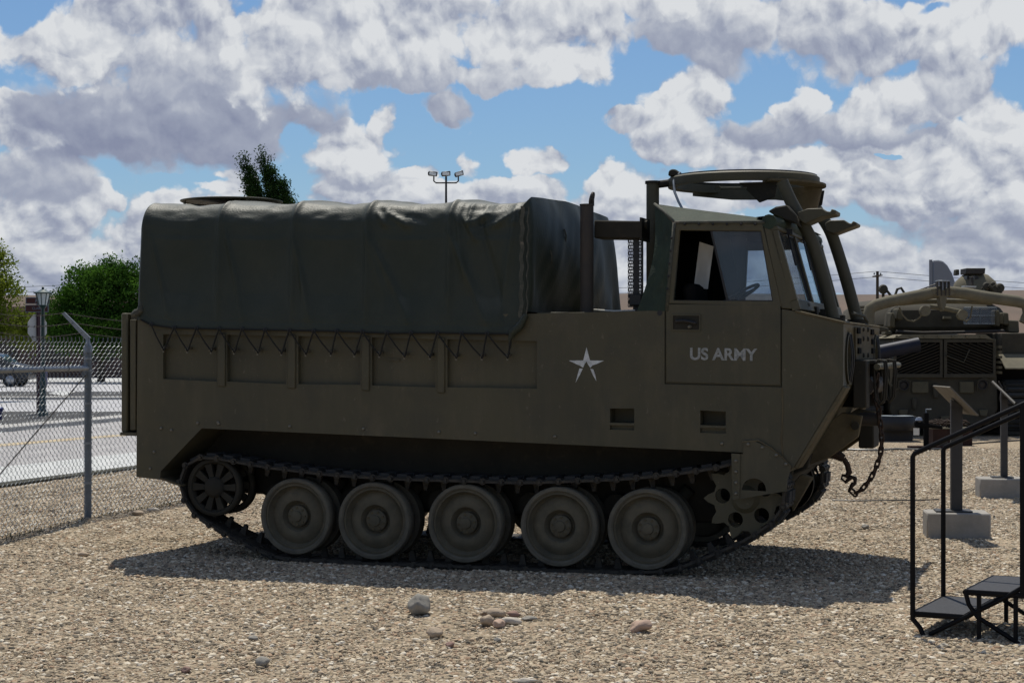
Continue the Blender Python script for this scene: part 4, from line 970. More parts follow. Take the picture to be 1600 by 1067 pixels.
i1 = link('idler_wheel', idm, car, (ix,.06,iz)); link('idler_wheel', idm, car, (ix,.30,iz))
for yy in (WD-.06, WD-.30): q = link('idler_wheel', idm, car, (ix,yy,iz)); q.rotation_euler.z = math.pi
MB().cyl((ix,.1,iz),(ix,WD-.1,iz),.05,16).build('idler_axle', ['olive_dk'], car)
# sprocket
def sprocket_mesh():
    mb = MB(); n = 10; k = 6; out = []
    for i in range(n*k):
        a = 2*math.pi*i/(n*k); ph = (i % k)/k
        r = .235+.075*max(0, math.cos(2*math.pi*ph))**.8; out.append((r*math.cos(a), r*math.sin(a)))
    inn = [(.10*math.cos(2*math.pi*i/(n*k)), .10*math.sin(2*math.pi*i/(n*k))) for i in range(n*k)]
    mb.ring(out, inn, 0, .03)
    mb.lathe([(0,-.03),(.07,-.03),(.105,.0),(.105,.1),(0,.1)], 28); return mb
sp_o = sprocket_mesh().build('drive_sprocket', ['olive'], car, loc=(cxs,.10,czs), auto=25)
sc_ = []
for k in range(5):
    a = 2*math.pi*k/5+.5; cc_ = MB().lathe([(.0001,-.06),(.056,-.06),(.056,.06),(.0001,.06)], 20, c=(.168*math.cos(a),.015,.168*math.sin(a)), smooth=False); sc_.append(cc_)
boolcut(sp_o, sc_)
spm = sp_o.data
for k in range(6):
    pass
for yy, rz in ((.30,0),(WD-.10,math.pi),(WD-.30,math.pi)): q = link('drive_sprocket', spm, car, (cxs,yy,czs)); q.rotation_euler.z = rz
# track: closed path of the pins
tp = [(289,727),(313,714),(340,716),(367.6,721.4),(395,726),(423,731),(451,734),(479.5,737.6),(508,741),(537,743.4),(566,745),(595,746.7),(655,749.5),(716,750.6),(760,752.5),(808,754),(856,753),(904,751),(967,748.6),(1000,746),(1032.6,742.5),(1065.6,739),(1098.6,734),(1132,728),
      (1165,718),(1196,722),(1219,742),(1229,770),(1222,798),(1206,817),(1191,829),(1160,847),(1129,861),(1098,874),(1068,886),(1031,893.5),(985,895.5),(938,894.6),(906.5,893.5),(844.6,891.6),(780,888),(718,886),(659,883),(570.5,882),(513,877),(484,876),(456,875.5),(427.5,871),(401,860),(375,846),(350,834),(328.5,821),(303,804),(285,778),(279,752)]
TPW = [V3(a, b, .03) for a, b in tp]
def resample(pts, pitch):
    n = len(pts); L = [0]
    for i in range(n): L.append(L[-1]+(pts[(i+1)%n]-pts[i]).length)
    cnt = round(L[-1]/pitch); st = L[-1]/cnt; out = []; j = 0
    for k in range(cnt):
        s = k*st
        while L[j+1] < s: j += 1
        t = (s-L[j])/(L[j+1]-L[j]); out.append(pts[j].lerp(pts[(j+1)%n], t))
    return out, st
pins, st_ = resample(TPW, .1525); print('shoes', len(pins), st_)
sh = MB(); TW = .38
sh.box((.018,.03,-.014),(st_-.018,TW-.03,.014))
sh.box((.035,.05,.014),(st_-.035,.175,.034),1); sh.box((.035,.205,.014),(st_-.035,TW-.05,.034),1)
for y0_, y1_ in ((.0,.09),(.15,.23),(.29,TW)): sh.cyl((0,y0_,0),(0,y1_,0),.021,10)
for y0_, y1_ in ((.095,.145),(.235,.285)): sh.cyl((st_,y0_,0),(st_,y1_,0),.021,10)
sh.cyl((0,-.014,0),(0,.0,0),.014,8); sh.lathe([(.021,-.001),(.027,-.004),(.027,.012),(.021,.014)],12)
sh.box((.0,.0,-.012),(st_,.022,.006)); sh.box((.0,TW-.022,-.012),(st_,TW,.006))
sh.prism([(.045,-.014),(.105,-.014),(.088,-.095),(.062,-.095)], .172, .208)
shm = sh.mesh('track_shoe', ['track','track_rub'])
for side in (0, 1):
    for k in range(len(pins)):
        a = pins[k]; b = pins[(k+1)%len(pins)]; d = (b-a).normalized()
        ang = math.atan2(d.z, d.x)
        o = link('track_shoe', shm, car, (a.x, .03 if side == 0 else WD-.03-TW, a.z))
        # local +z of the shoe must point outwards (path runs forward along the top)
        o.rotation_euler = (0, -ang, 0)

# ---- cargo cover
bows = [228, 350, 465, 580, 708, 822]
zt = V(600,312,.15)[1]; xr_ = V(221,400,.09)[0]; xfc = V(822,400)[0]
bx_ = [V(b,312,.1)[0] for b in bows]; bx_[0] = xr_+.05; bx_[-1] = xfc-.02
ztp = {}
def topz(x):
    a, b = V(230,314,.15)[1]-.0, V(825,309.5,.15)[1]
    return a+(b-a)*(x-xr_)/(xfc-xr_)
hem_px = [(221,500),(236,508),(270,513),(300,514),(378,515.5),(452,517),(526,518.5),(604,521.5),(690,521),(760,522.5),(800,523),(810,517),(822,498),(824,492)]
hem = [V(a,b,-.02) for a,b in hem_px]
def hemz(x):
    if x <= hem[0][0]: return hem[0][1]
    for (a,za_),(b,zb_) in zip(hem[:-1],hem[1:]):
        if x <= b: return za_+(zb_-za_)*(x-a)/(b-a)
    return hem[-1][1]
folds = [((237,385),(264,492),.014,.012),((352,372),(378,490),.016,.013),((459,380),(486,500),.016,.014),((470,430),(478,505),.02,.008),((585,390),(640,505),.022,.012),((706,375),(760,505),.024,.016),((722,340),(740,372),.012,.02),
         ((713,350),(725,440),.02,.012),((590,322),(632,351),.015,.02),((583,330),(600,352),.012,.016),((640,320),(700,333),.02,.010),((805,325),(770,352),.015,.018),((775,318),(738,345),.016,.018),((800,350),(780,500),.03,.012),((745,340),(790,500),.03,-.012),((570,360),(600,470),.03,.01),
         ((600,330),(660,345),.012,-.012),((755,322),(720,330),.02,-.016)]
FW = [(V3(*a), V3(*b), w*1.25, am*2.0) for a, b, w, am in folds]
def foldsum(x, z):
    s = 0
    for a, b, w, am in FW:
        dx, dz = b.x-a.x, b.z-a.z; L2_ = dx*dx+dz*dz
        t = ((x-a.x)*dx+(z-a.z)*dz)/L2_
        if t < -.25 or t > 1.25: continue
        q = ((x-a.x)*dz-(z-a.z)*dx)/math.sqrt(L2_)
        e = max(0, min(1, (t+.25)/.35))*max(0, min(1, (1.25-t)/.5))
        ww = w*(.6+.7*max(0,min(1,t)))
        s += am*e*math.exp(-abs(q/ww)**1.35)
    return s
RC = .20
def section(x):
    """points round the cover from the near hem over the top to the far hem"""
    tz = topz(x); hz0 = hemz(x); y0 = -.022; yt = .035
    k = 0
    for a, b in zip(bx_[:-1], bx_[1:]):
        if a <= x <= b: k = math.sin(math.pi*(x-a)/(b-a))**1.0
    bowd = sum(math.exp(-abs((x-b)/.026)**1.5) for b in bx_)
    endr = 0
    if x < xr_+.10: endr = .10-math.sqrt(max(0,.01-(xr_+.10-x)**2))
    pts = []
    n1, n2, n3 = 46, 14, 30
    tz2 = tz-.012-.022*k-endr*.9
    for i in range(n1+1):
        t = i/n1; z = hz0+(tz2-RC-hz0)*t; y = y0+(yt-y0)*min(1,t*1.0)
        if t < .06: y -= .006
        y += (.034*k*math.sin(math.pi*min(1,t*1.1)) if t < .91 else .034*k*.3)*max(0,min(1,(t-.10)*4))
        y -= .026*bowd*min(1, 3*t)
        y -= foldsum(x, z)*min(1,8*t)
        y += .004*mnoise.noise(Vector((x*3,z*3,1)))*min(1,4*t) + .0028*mnoise.noise(Vector((x*11,z*5,2)))+.005*mnoise.noise(Vector((x*5.5+z*1.6,z*1.4,9)))*min(1,4*t)
        pts.append((x, y+endr*.6, z))
    yb = pts[-1][1]
    for i in range(1, n2+1):
        a = i/n2*math.pi/2; z = tz2-RC+RC*math.sin(a); y = yb+RC*1.15*(1-math.cos(a))
        w = .010*mnoise.noise(Vector((x*7, z*20+i*.12, 3)))*k+.007*mnoise.noise(Vector((x*2.2, z*30, 7)))*k
        f = foldsum(x, z)*(1-i/n2); z += .013*bowd*math.sin(a)
        pts.append((x, y-w*math.cos(a)-f, z+w))
    yn = pts[-1][1]; ln = WD-2*yn
    for i in range(1, n3):
        t = i/n3; z = tz2+.05*math.sin(math.pi*t)+.013*bowd-.02*k*math.sin(math.pi*t)+.008*mnoise.noise(Vector((x*3,t*6,5)))
        pts.append((x, yn+ln*t, z))
    hzF = hemz(x); m_ = []
    for i in range(n2+1):
        a = (1-i/n2)*math.pi/2; m_.append((x, WD-.035-RC*1.15*(1-math.cos(a)), tz2-RC+RC*math.sin(a)))
    for i in range(1, 13): m_.append((x, WD-.03, tz2-RC+(hzF-tz2+RC)*i/12))
    return pts+m_
NX = 300; secs = [section(xr_+.0005+(xfc-xr_-.0005)*i/NX) for i in range(NX+1)]; ns = len(secs[0])
cm = MB(); cm.add([p for s in secs for p in s], [(i*ns+j, i*ns+j+1, (i+1)*ns+j+1, (i+1)*ns+j) for i in range(NX) for j in range(ns-1)], 0, True)
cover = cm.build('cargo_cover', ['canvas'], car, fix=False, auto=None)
# rear end of the cover
s0 = secs[0]; cen = Vector((xr_+.01, WD/2, 2.3)); k_ = len(s0)
rm = MB(); rings = []
for f in (1, .97, .8, .5, .15): rings += [(xr_+.002-.03*(1-f)*f*2, cen.y+(p[1]-cen.y)*f, cen.z+(p[2]-cen.z)*f) for p in s0]
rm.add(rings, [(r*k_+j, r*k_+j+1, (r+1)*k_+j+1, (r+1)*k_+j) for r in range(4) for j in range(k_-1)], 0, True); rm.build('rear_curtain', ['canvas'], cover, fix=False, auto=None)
# front curtain: hangs between the last bow and the deck, gathered in folds
fm_ = MB(); NY, NZ = 110, 40; zdk = V(845,489)[1]; fv = []
ztf = topz(xfc)
for i in range(NY+1):
    t = i/NY; y = .02+(WD-.04)*t
    er = min(t, 1-t)*WD                       # distance from the edge
    ztop = ztf-(.12-math.sqrt(max(0,.0144-(max(0,.12-er))**2)))*1.0+.04*math.sin(math.pi*t)
    for j in range(NZ+1):
        s = j/NZ; z = zdk+.01+(ztop-zdk-.01)*s
        rb = .09-math.sqrt(max(0,.0081-max(0,.09-er)**2)); bow = .05*math.sin(math.pi*min(1,t*1.2))*math.sin(math.pi*s)
        fold = .05*(1-s*.5)*(mnoise.noise(Vector((y*2.6+s*1.5,s*.9,3)))+.35*mnoise.noise(Vector((y*6-s*3,s*1.5,8))))+.012*math.sin(y*5+s*4)*(1-s)
        fold += -.10*(1-s)**2*.6
        x = xfc+.03+bow+fold*min(1,er*6)-rb*.8-.03*s**6+t*(.15-.12*s)
        fv.append((x, y-.01*(1-s), z))
fm_.add(fv, [(i*(NZ+1)+j, i*(NZ+1)+j+1, (i+1)*(NZ+1)+j+1, (i+1)*(NZ+1)+j) for i in range(NY) for j in range(NZ)], 0, True)
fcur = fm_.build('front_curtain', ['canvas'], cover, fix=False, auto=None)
# seam strip along the front edge
sm_ = MB(); L_ = []
for j in range(30):
    s = j/29; z = V(820,322)[1]+(V(820,497)[1]-V(820,322)[1])*s; L_.append(Vector((xfc-.030+.006*math.sin(j*1.3), -.006-.02*s+.018*(1-s)+foldsum(xfc-.03,z)*-1, z)))
for w0_, w1_ in ((-.016,.016),):
    sm_.add([p+Vector((w,-.012,0)) for p in L_ for w in (w0_,w1_)], [(2*i,2*i+1,2*i+3,2*i+2) for i in range(29)], 0, True)
sm_.build('edge_binding', ['seam'], cover, fix=False, auto=None)
sm_ = MB().tube([p+Vector((.045,-.005,0)) for p in L_], .006, 6).build('edge_cord', ['seam'], cover)
# loose rope tail + gathered hem at the front corner
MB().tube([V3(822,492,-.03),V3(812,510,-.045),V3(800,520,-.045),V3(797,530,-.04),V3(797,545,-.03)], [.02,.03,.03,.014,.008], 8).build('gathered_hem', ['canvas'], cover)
MB().tube([V3(221,470,.0),V3(219,485,-.02),V3(213,489,-.03),V3(206,492,-.02)], [.01,.03,.035,.015], 8).build('rear_tie', ['seam'], cover)
hm_ = MB(); hm_.tube([Vector((x,-.034,z+.004)) for x, z in hem[:-2]], .007, 6); hm_.build('hem_cord', ['rope'], cover)
gr_px = [(236,509),(272,514),(307,514.5),(342,515.5),(378,516),(414,517),(452,518),(490,519),(526,519),(566,520),(604,521.5),(642,522),(683,522),(721,522.5),(761,523),(800,523.5)]
hk_px = [(256,545),(293,546),(330,547),(366,548),(403,549),(440,550),(478,551),(517,551),(554,552),(593,553),(632,555),(672,556),(713,557),(753,557),(793,557)]
gm = MB().lathe([(.008,-.004),(.016,-.006),(.018,0)], 12).mesh('grommet', ['black']); hkm = MB().tube([(0,0,.02),(0,-.02,.016),(0,-.03,0),(0,-.02,-.014),(0,-.005,-.01)], .0045, 6).box((-.010,-.004,.0),(.010,.06,.022)).box((-.007,-.01,-.03),(.007,-.002,.0)).mesh('rope_hook', ['brass'])
for p in gr_px: link('grommet', gm, cover, V3(p[0],p[1]-2,-.038))
for p in hk_px: link('rope_hook', hkm, car, V3(*p,-.018))
for i, h_ in enumerate(hk_px):
    a, b, c = V3(gr_px[i][0],gr_px[i][1]-2,-.042), V3(*h_,-.045), V3(gr_px[i+1][0],gr_px[i+1][1]-2,-.042)
    sag = Vector((0,-.004,-.012))
    MB().tube([a,(a+b)/2+sag,b+Vector((-.008,0,0)),b+Vector((0,0,-.014)),b+Vector((.008,0,0)),(b+c)/2+sag*.5,c], .0065, 6).build('lacing_rope', ['rope'], cover)
# small worn patches / ties on the front curtain
for (px, py) in ((858,402),(880,368)):
    y_ = .35 if px < 870 else .62; x_ = xfc+.05; q = VF(px, py, x_+.02); MB().tube([(x_+.03,q[0],q[1]+.05),(x_+.045,q[0],q[1]),(x_+.03,q[0]+.03,q[1]-.05)], .006, 6).build('tie_strap', ['seam'], cover)
# disc ring lying on the cover near the rear
rg_y = 1.25; rx, rz_ = V(362,311.5,rg_y)
ring = MB().lathe([(.42,-.012),(.455,-.012),(.47,-.004),(.47,.004),(.44,.009),(.42,.006),(.42,-.012)], 48, axis='z', closed=False).build('roof_ring', ['olive'], cover, loc=(rx,rg_y,topz(rx)+.05)); 
rw_ = (V(433,311,rg_y)[0]-V(290,311,rg_y)[0])/2/.47; ring.scale = (rw_,rw_,1); ring.location.z = V(362,315.0,rg_y)[1]
MB().lathe([(0,.0),(.43,.0),(.43,-.008),(0,-.008)], 40, axis='z').build('disc_plate', ['olive'], ring)
for k in range(4):
    a = R(45+90*k); MB().cyl((.445*math.cos(a),.445*math.sin(a),-.012),(.445*math.cos(a),.445*math.sin(a),-.13),.012,8).build('ring_leg', ['olive'], ring)
# ---- tailgate
tg = MB().prism(PV([(189,489),(199,489),(199,676),(189,675)],.03), .03, WD-.03).build('tailgate', ['olive'], car, bevel=.01)
MB().prism(PV([(199,489),(217,492),(217,498),(199,498)]), .06, .5).build('gate_top_bracket', ['olive'], tg)
MB().prism(PV([(203,499),(212,499),(212,672),(203,672)],.02), .02, .07).build('gate_post', ['olive'], tg, bevel=.005)
MB().prism(PV([(203,499),(212,499),(212,672),(203,672)]), WD-.07, WD-.02).build('gate_post', ['olive'], tg, bevel=.005)
MB().prism(PV([(188,675),(213,676),(213,681),(187,680)],.01), .01, WD-.01).build('gate_sill', ['olive'], tg)
MB().prism(PV([(199,500),(214,500),(214,672),(199,672)]), .12, WD-.12).build('gate_inner', ['olive_dk'], tg)
# ---- deck behind the cab: plates, exhaust stack, air duct
zd = V(920,489)[1]
for (a, b, y0_, y1_) in ((838,884,.02,.5),(888,950,.01,.55),(964,994,.01,.4)):
    MB().prism([(V(a,492)[0],V(a,492.5)[1]),(V(b,492)[0],V(b,492.5)[1]),(V(b,487)[0],V(b,487.5)[1]),(V(a,487)[0],V(a,488)[1])], y0_, y1_).build('deck_plate', ['olive'], car, bevel=.004)
MB().tube([V3(928,484,.3),V3(960,486,.2),V3(992,485,.25)], .006, 6).build('deck_cable', ['signwhite'], car)
py_ = .25; pb = V3(917,488,py_); pt = V3(919.5,322,py_); pr = (V(930,400,py_)[0]-V(909,400,py_)[0])/2*.97
st = MB().lathe([(pr*1.0,0),(pr,(pt.z-pb.z)),(pr*1.08,(pt.z-pb.z)+.002),(pr*1.08,(pt.z-pb.z)+.014),(pr*.9,(pt.z-pb.z)+.014),(pr*.9,(pt.z-pb.z)-.2)], 28, axis='z').build('exhaust_stack', ['soot'], car, loc=pb)
MB().box((.03,-.015,(pt.z-pb.z)),(.055,.015,(pt.z-pb.z)+.05)).build('cap_hinge', ['soot'], st)
fpz = pt.z-pb.z+.015
q = MB().lathe([(0,.0),(pr*1.0,0),(pr*1.0,.012),(0,.016)], 22, axis='z').build('rain_cap', ['soot'], st, loc=(.045,0,fpz+.04)); q.rotation_euler.y = R(-75)
ex = .33
MB().prism([V(928,344,ex),V(1003,345.5,ex),V(1003,373,ex),V(928,372,ex)], ex, ex+.25).build('air_duct', ['olive_dk'], car, bevel=.01)
MB().prism([V(1000,340,ex),V(1003,340,ex),V(1003,376,ex),V(1000,376,ex)], ex-.01, ex+.26).build('duct_flange', ['olive_dk'], car)
q3 = V(1003,351.5,ex+.1); MB().cyl((q3[0],ex+.1,q3[1]),(q3[0]+.045,ex+.1,q3[1]),.035,14).build('duct_pipe', ['olive_dk'], car)
pf = MB(); xa_, xb_ = V(981.5,430,.4)[0], V(1004.5,430,.4)[0]; zb_, zc_ = V(990,486,.4)[1], V(990,373,.4)[1]
mid0, mid1 = V(989,430,.4)[0], V(997,430,.4)[0]
pf.box((mid0,.40,zb_),(mid1,.44,zc_)); pf.box((xb_-.006,.36,zb_),(xb_+.004,.40,zc_))
chn = pf.build('guard_channel', ['black'], car)
def perf(x0, x1, nm):
    mb = MB(); nz_ = int((zc_-zb_-.05)/.0235); w = (x1-x0)/3
    for k in range(nz_+1):
        z = zb_+.03+k*.0235; mb.box((x0,.395,z),(x1,.405,z+.010))
        for j in range(4):
            xx = x0+w*j-(.5*w if k%2 else 0); 
            if xx < x0-.001: xx = x0
            mb.box((xx-.0025,.397,z+.0102),(xx+.0025,.403,z+.0233))
    o = mb.build(nm, ['black'], chn); return o
perf(xa_, mid0-.002, 'perforated_strip'); perf(mid1+.002, xb_-.008, 'perforated_strip')
q4 = V(994,470,.4); MB().box((q4[0]-.04,.33,q4[1]-.04),(q4[0]+.06,.39,q4[1]+.05)).build('junction_box', ['black'], car, bevel=.008)
# ---- ring mount over the cab
rc = V(1163,290,WD/2); R_ = (V(1280,290,WD/2)[0]-V(1046,290,WD/2)[0])/2
zr = H+(HY-286.5)/F*(Z0-rc[0]*sT+WD/2*cT); rcx = (V(1280,290,WD/2)[0]+V(1046,290,WD/2)[0])/2
rmnt = MB().lathe([(R_-.075,-.03),(R_-.005,-.035),(R_+.0,-.02),(R_+.0,.03),(R_-.02,.045),(R_-.06,.045),(R_-.075,.03),(R_-.075,-.03)], 72, axis='z').build('ring_mount', ['olive'], car, loc=(rcx,WD/2,zr), auto=40)
MB().lathe([(R_-.075,.045),(R_-.02,.045),(R_-.02,.052),(R_-.075,.052),(R_-.075,.045)], 72, axis='z').build('ring_track', ['black'], rmnt)
# front quarter flange (wider, lighter below)
fg = MB(); N_ = 26; vs = []
for i in range(N_+1):
    a = R(-62+124*i/N_)
    for r_, z_ in ((R_-.12,-.012),(R_+.05,-.022),(R_+.05,-.04),(R_-.12,-.045)): vs.append((r_*math.cos(a), r_*math.sin(a), z_))
fg.add(vs, [(i*4+j, i*4+(j+1)%4, (i+1)*4+(j+1)%4, (i+1)*4+j) for i in range(N_) for j in range(4)]+[(0,1,2,3),(N_*4+3,N_*4+2,N_*4+1,N_*4)])
fg.build('ring_flange', ['olive_dusty'], rmnt)
MB().lathe([(0,0),(.12,0),(.16,.17),(0,.17)], 24, axis='z').build('mount_drum', ['olive_dusty'], rmnt, loc=(R_-.16,.18,-.215))
cr_ = MB(); 
for yy in (.46,): cr_.prism([(-R_*.84,-.0),(R_*.84,-.0),(R_*.86,-.14),(R_*.3,-.10),(-R_*.3,-.09),(-R_*.84,-.05)], yy-.012, yy+.012)
cr_.build('support_rail', ['olive'], rmnt)
for (dx, yy) in ((R_*.35,-.44),(R_*.75,.42)):
    MB().prism([(dx-.16,-.04),(dx+.14,-.04),(dx+.12,-.16),(dx,-.20),(dx-.08,-.12)], yy-.035, yy-.018).build('corner_bracket', ['olive_dk'], rmnt, bevel=.004)
MB().prism([(-R_+.06,.045),(-R_+.17,.045),(-R_+.165,.06),(-R_+.12,.095),(-R_+.09,.10),(-R_+.065,.085)], -.32, -.24).build('ring_lock', ['olive_dk'], rmnt, bevel=.012)
MB().tube([(-R_+.5,-.47,-.08),(-R_+.72,-.47,-.085)], .01, 8).lathe([(0,0),(.024,.0),(.024,.02),(0,.02)], 14, c=(-R_+.49,-.48,-.08)).build('lock_lever', ['seam'], rmnt)
# posts
x0r, z0r = V(1031,290,WD/2); zb_r = V(1031,330,WD/2)[1]-.9
MB().tube([(x0r,WD/2-.25,zb_r),(x0r,WD/2-.25,z0r)], .052, 16).build('rear_post', ['olive'], car)
MB().cyl((x0r,WD/2-.25,z0r-.01),(x0r,WD/2-.25,z0r+.012),.062,16).build('post_cap', ['olive_dk'], car)
MB().tube([Vector((x0r+.0,WD/2-.25,z0r-.02)),Vector((x0r+.13,WD/2-.2,zr+.0))], .03, 10).build('post_link', ['olive_dk'], car)
MB().tube([V3(1063,270,.9),V3(1053,283,.85),V3(1054,300,.8),V3(1060,315,.75),V3(1069,332,.7)], .011, 8).build('hose', ['galv'], car)
yl1, yl2 = .55, WD-.62
def fpost(y, pxs, r):
    pts = [V3(a,b,y) for a,b in pxs]; q = []
    for i in range(len(pts)-1):
        for k in range(4): 
            t = k/4; p0 = pts[max(i-1,0)]; p1 = pts[i]; p2 = pts[i+1]; p3 = pts[min(i+2,len(pts)-1)]
            q.append(.5*((2*p1)+(p2-p0)*t+(2*p0-5*p1+4*p2-p3)*t*t+(3*p1-p0-3*p2+p3)*t**3))
    q.append(pts[-1]); return MB().tube(q, r, 16).build('front_post', ['olive'], car)
f1 = fpost(yl1, [(1222,284),(1236,315),(1256,352),(1272,385),(1288,440),(1303,500)], .048)
f2 = fpost(yl2, [(1258,298),(1274,325),(1294,355),(1306,385),(1323,440),(1340,503)], .050)
for p, y in ((f1,yl1),(f2,yl2)): 
    b_ = V3(1303,501,y) if p is f1 else V3(1340,503,y); MB().cyl(b_-Vector((0,0,.03)), b_+Vector((0,0,.02)), .085, 18).build('post_foot', ['olive_dk'], p)
def ledge(p, y, pts, w=.26): 
    return MB().prism([V(a,b,y) for a,b in pts], y-w/2, y+w/2).build('step_bracket', ['olive'], p, bevel=.005)
ledge(f1, yl1, [(1250,334),(1266,328),(1288,327.5),(1294,332),(1301,333),(1303,328.5),(1310,331),(1309,337),(1287,341),(1262,352),(1252,345)])
ledge(f2, yl2, [(1292,351),(1300,346),(1322,345.5),(1328,350),(1333,351),(1336,347),(1342,350),(1341,354),(1306,367),(1294,362)])
mr_ = MB(); mc = V3(1232,342,yl1-.1); mr_.lathe([(0,-.02),(.10,-.016),(.125,0),(.10,.016),(0,.022)], 24, axis='z')
o_ = MB().prism([V(a,b,yl1) for a,b in ((1206,333),(1218,326),(1236,323),(1250,340),(1256,358),(1244,350),(1226,345),(1212,337))], yl1-.18, yl1+.12).build('rear_wedge', ['olive_dk'], f1, bevel=.01)
# nose deck clutter by the windscreen
for k in range(5):
    p = V3(1258+k*14, 478+k*4.5, .5+k*.3); MB().box((-.03,-.05,-.05),(.03,.05,.02)).build('deck_fitting', ['olive_dk'], car, loc=p, bevel=.006)
MB().tube([V3(1332,489,1.3),V3(1350,494,1.5),V3(1356,503,1.6)], .012, 8).build('deck_handle', ['seam'], car)

# ================================================================== tow chain (hangs from the nose)
ch = empty('tow_chain', (0,Z0,0), -TH, 'rusty chain with a hook hanging in a loop from the front of the carrier', 'chain')
cpx = [(1371,590),(1369,606),(1366,617),(1369,630),(1373,640),(1374,652),(1376,664),(1377,676),(1378,689),(1377,700),(1375,713),(1371,724),(1367,735),(1361,746),(1354,756),(1345,766),(1335,771),(1328,764),(1331,757)]
CY = .95; cp = [V3(a,b,CY) for a,b in cpx]
Ls = [0]
for a, b in zip(cp[:-1], cp[1:]): Ls.append(Ls[-1]+(b-a).length)
lk = MB(); rr_ = .016; hl = .028; path = []
for i in range(16):
    a = 2*math.pi*i/16; path.append((rr_*math.cos(a), 0, rr_*math.sin(a)+(hl-.008 if math.sin(a) > 0 else -hl+.008)))
lk.tube(path, .0085, 6, closed=True); lkm = lk.mesh('chain_link', ['rust'])
s = 0; k = 0
while s < Ls[-1]:
    j = max(i for i in range(len(Ls)) if Ls[i] <= s); j = min(j, len(cp)-2); t = (s-Ls[j])/(Ls[j+1]-Ls[j]); p = cp[j].lerp(cp[j+1], t); d = (cp[j+1]-cp[j]).normalized()
    o = link('chain_link', lkm, ch, p); o.rotation_mode = 'QUATERNION'; o.rotation_quaternion = d.to_track_quat('Z','Y') @ Matrix.Rotation(R(90*(k%2)+20),4,'Z').to_quaternion()
    s += .052; k += 1
hkp = [V3(a,b,CY) for a,b in ((1318,716),(1324,726),(1327,738),(1322,744),(1316,742),(1315,748),(1321,753),(1330,745),(1336,747),(1336,755),(1329,762))]
MB().tube(hkp, [.02,.022,.024,.018,.010,.008,.014,.018,.018,.014,.01], 10).build('grab_hook', ['rust'], ch)
MB().tube([V3(1290,706,CY),V3(1305,708,CY),V3(1318,716,CY)], [.05,.045,.03], 12).build('hook_shank', ['rust'], ch)
# second slack length
q = [V3(a,b,CY+.1) for a,b in ((1366,600),(1362,620),(1364,640),(1370,655),(1376,668))]

# ================================================================== RIGHT HAND BACKGROUND
TZ = 34.0
tk = empty('armoured_vehicle', (at(1476,690,TZ).x, TZ, 0), 0, 'sand olive armoured engineer vehicle seen end on with its boom folded across', 'tank')
ox = tk.location.x
MT['tank_cv'] = mat('tank_plate_olive', (.095,.085,.055), .85, (.075,.068,.046), 6)
MT['panel'] = mat('weathered_sign_panel', (.17,.155,.13), .8, (.13,.12,.10), 8)
def T(px, py, dy=0.0):                        # pixel -> vehicle coordinates, dy metres behind its end plate
    p = at(px, py, TZ+dy); return Vector((p.x-ox, dy, p.z))
def tprism(pts, y0, y1, name, m, par=tk, bevel=0):
    return MB().prism([(T(a,b,y0).x, T(a,b,y0).z) for a,b in pts], y0, y1).build(name, [m], par, bevel=bevel)
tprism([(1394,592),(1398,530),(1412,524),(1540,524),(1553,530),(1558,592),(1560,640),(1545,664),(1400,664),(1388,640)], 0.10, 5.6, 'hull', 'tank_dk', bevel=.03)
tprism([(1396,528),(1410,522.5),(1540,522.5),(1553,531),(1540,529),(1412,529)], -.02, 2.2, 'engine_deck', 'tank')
for (a, b) in ((1396,1473),(1475,1556)):
    g = MB(); o_ = [(a,590),(a,530),(b,530),(b,590)]; i_ = [(a+5,584),(a+5,535),(b-4,535),(b-4,584)]
    gd = MB().ring([(T(*p).x,T(*p).z) for p in o_], [(T(*p).x,T(*p).z) for p in i_], .0, .09).build('grille_door', ['tank_dk'], tk, bevel=.006)
    x0,z0 = T(a+5,584).x,T(a+5,584).z; x1,z1 = T(b-4,535).x,T(b-4,535).z
    MB().box((x0,.07,z0),(x1,.095,z1)).build('grille_back', ['darkgap'], gd)
    sg = 1 if a < 1450 else -1; w = x1-x0; hh = z1-z0; sl = .38
    for k in range(-7, 18):
        zz = z0+k*.06; pts = []
        for xx in (x0, x1):
            pts.append((xx, zz+(xx-x0)*sl if sg > 0 else zz+(x1-xx)*sl))
        (xa,za),(xb,zb) = pts
        # clip to the door opening
        def clip(za, zb, xa, xb):
            ts = [0,1]
            for lim, sgn in ((z0,1),(z1-.02,-1)):
                fa, fb = sgn*(za-lim), sgn*(zb-lim)
                if fa < 0 and fb < 0: return None
                if fa < 0: ts[0] = max(ts[0], fa/(fa-fb))
                if fb < 0: ts[1] = min(ts[1], fa/(fa-fb))
            return ts if ts[1]-ts[0] > .05 else None
        ts = clip(za, zb, xa, xb)
        if not ts: continue
        A_ = Vector((xa+(xb-xa)*ts[0],0,za+(zb-za)*ts[0])); B_ = Vector((xa+(xb-xa)*ts[1],0,za+(zb-za)*ts[1])); t_ = Vector((0,0,.014))
        MB().add([A_+Vector((0,.02,0)),B_+Vector((0,.02,0)),B_+t_+Vector((0,.02,0)),A_+t_+Vector((0,.02,0)),A_+Vector((0,.06,-.02)),B_+Vector((0,.06,-.02)),B_+t_+Vector((0,.06,-.02)),A_+t_+Vector((0,.06,-.02))],
                 [(0,1,2,3),(7,6,5,4),(0,4,5,1),(1,5,6,2),(2,6,7,3),(3,7,4,0)]).build('slat', ['olive_dk'], gd)
MB().tube([T(1478,555,-.02),T(1506,566,-.02),T(1515,546,-.02)], .014, 6).build('grille_bracket', ['tank_dk'], tk)
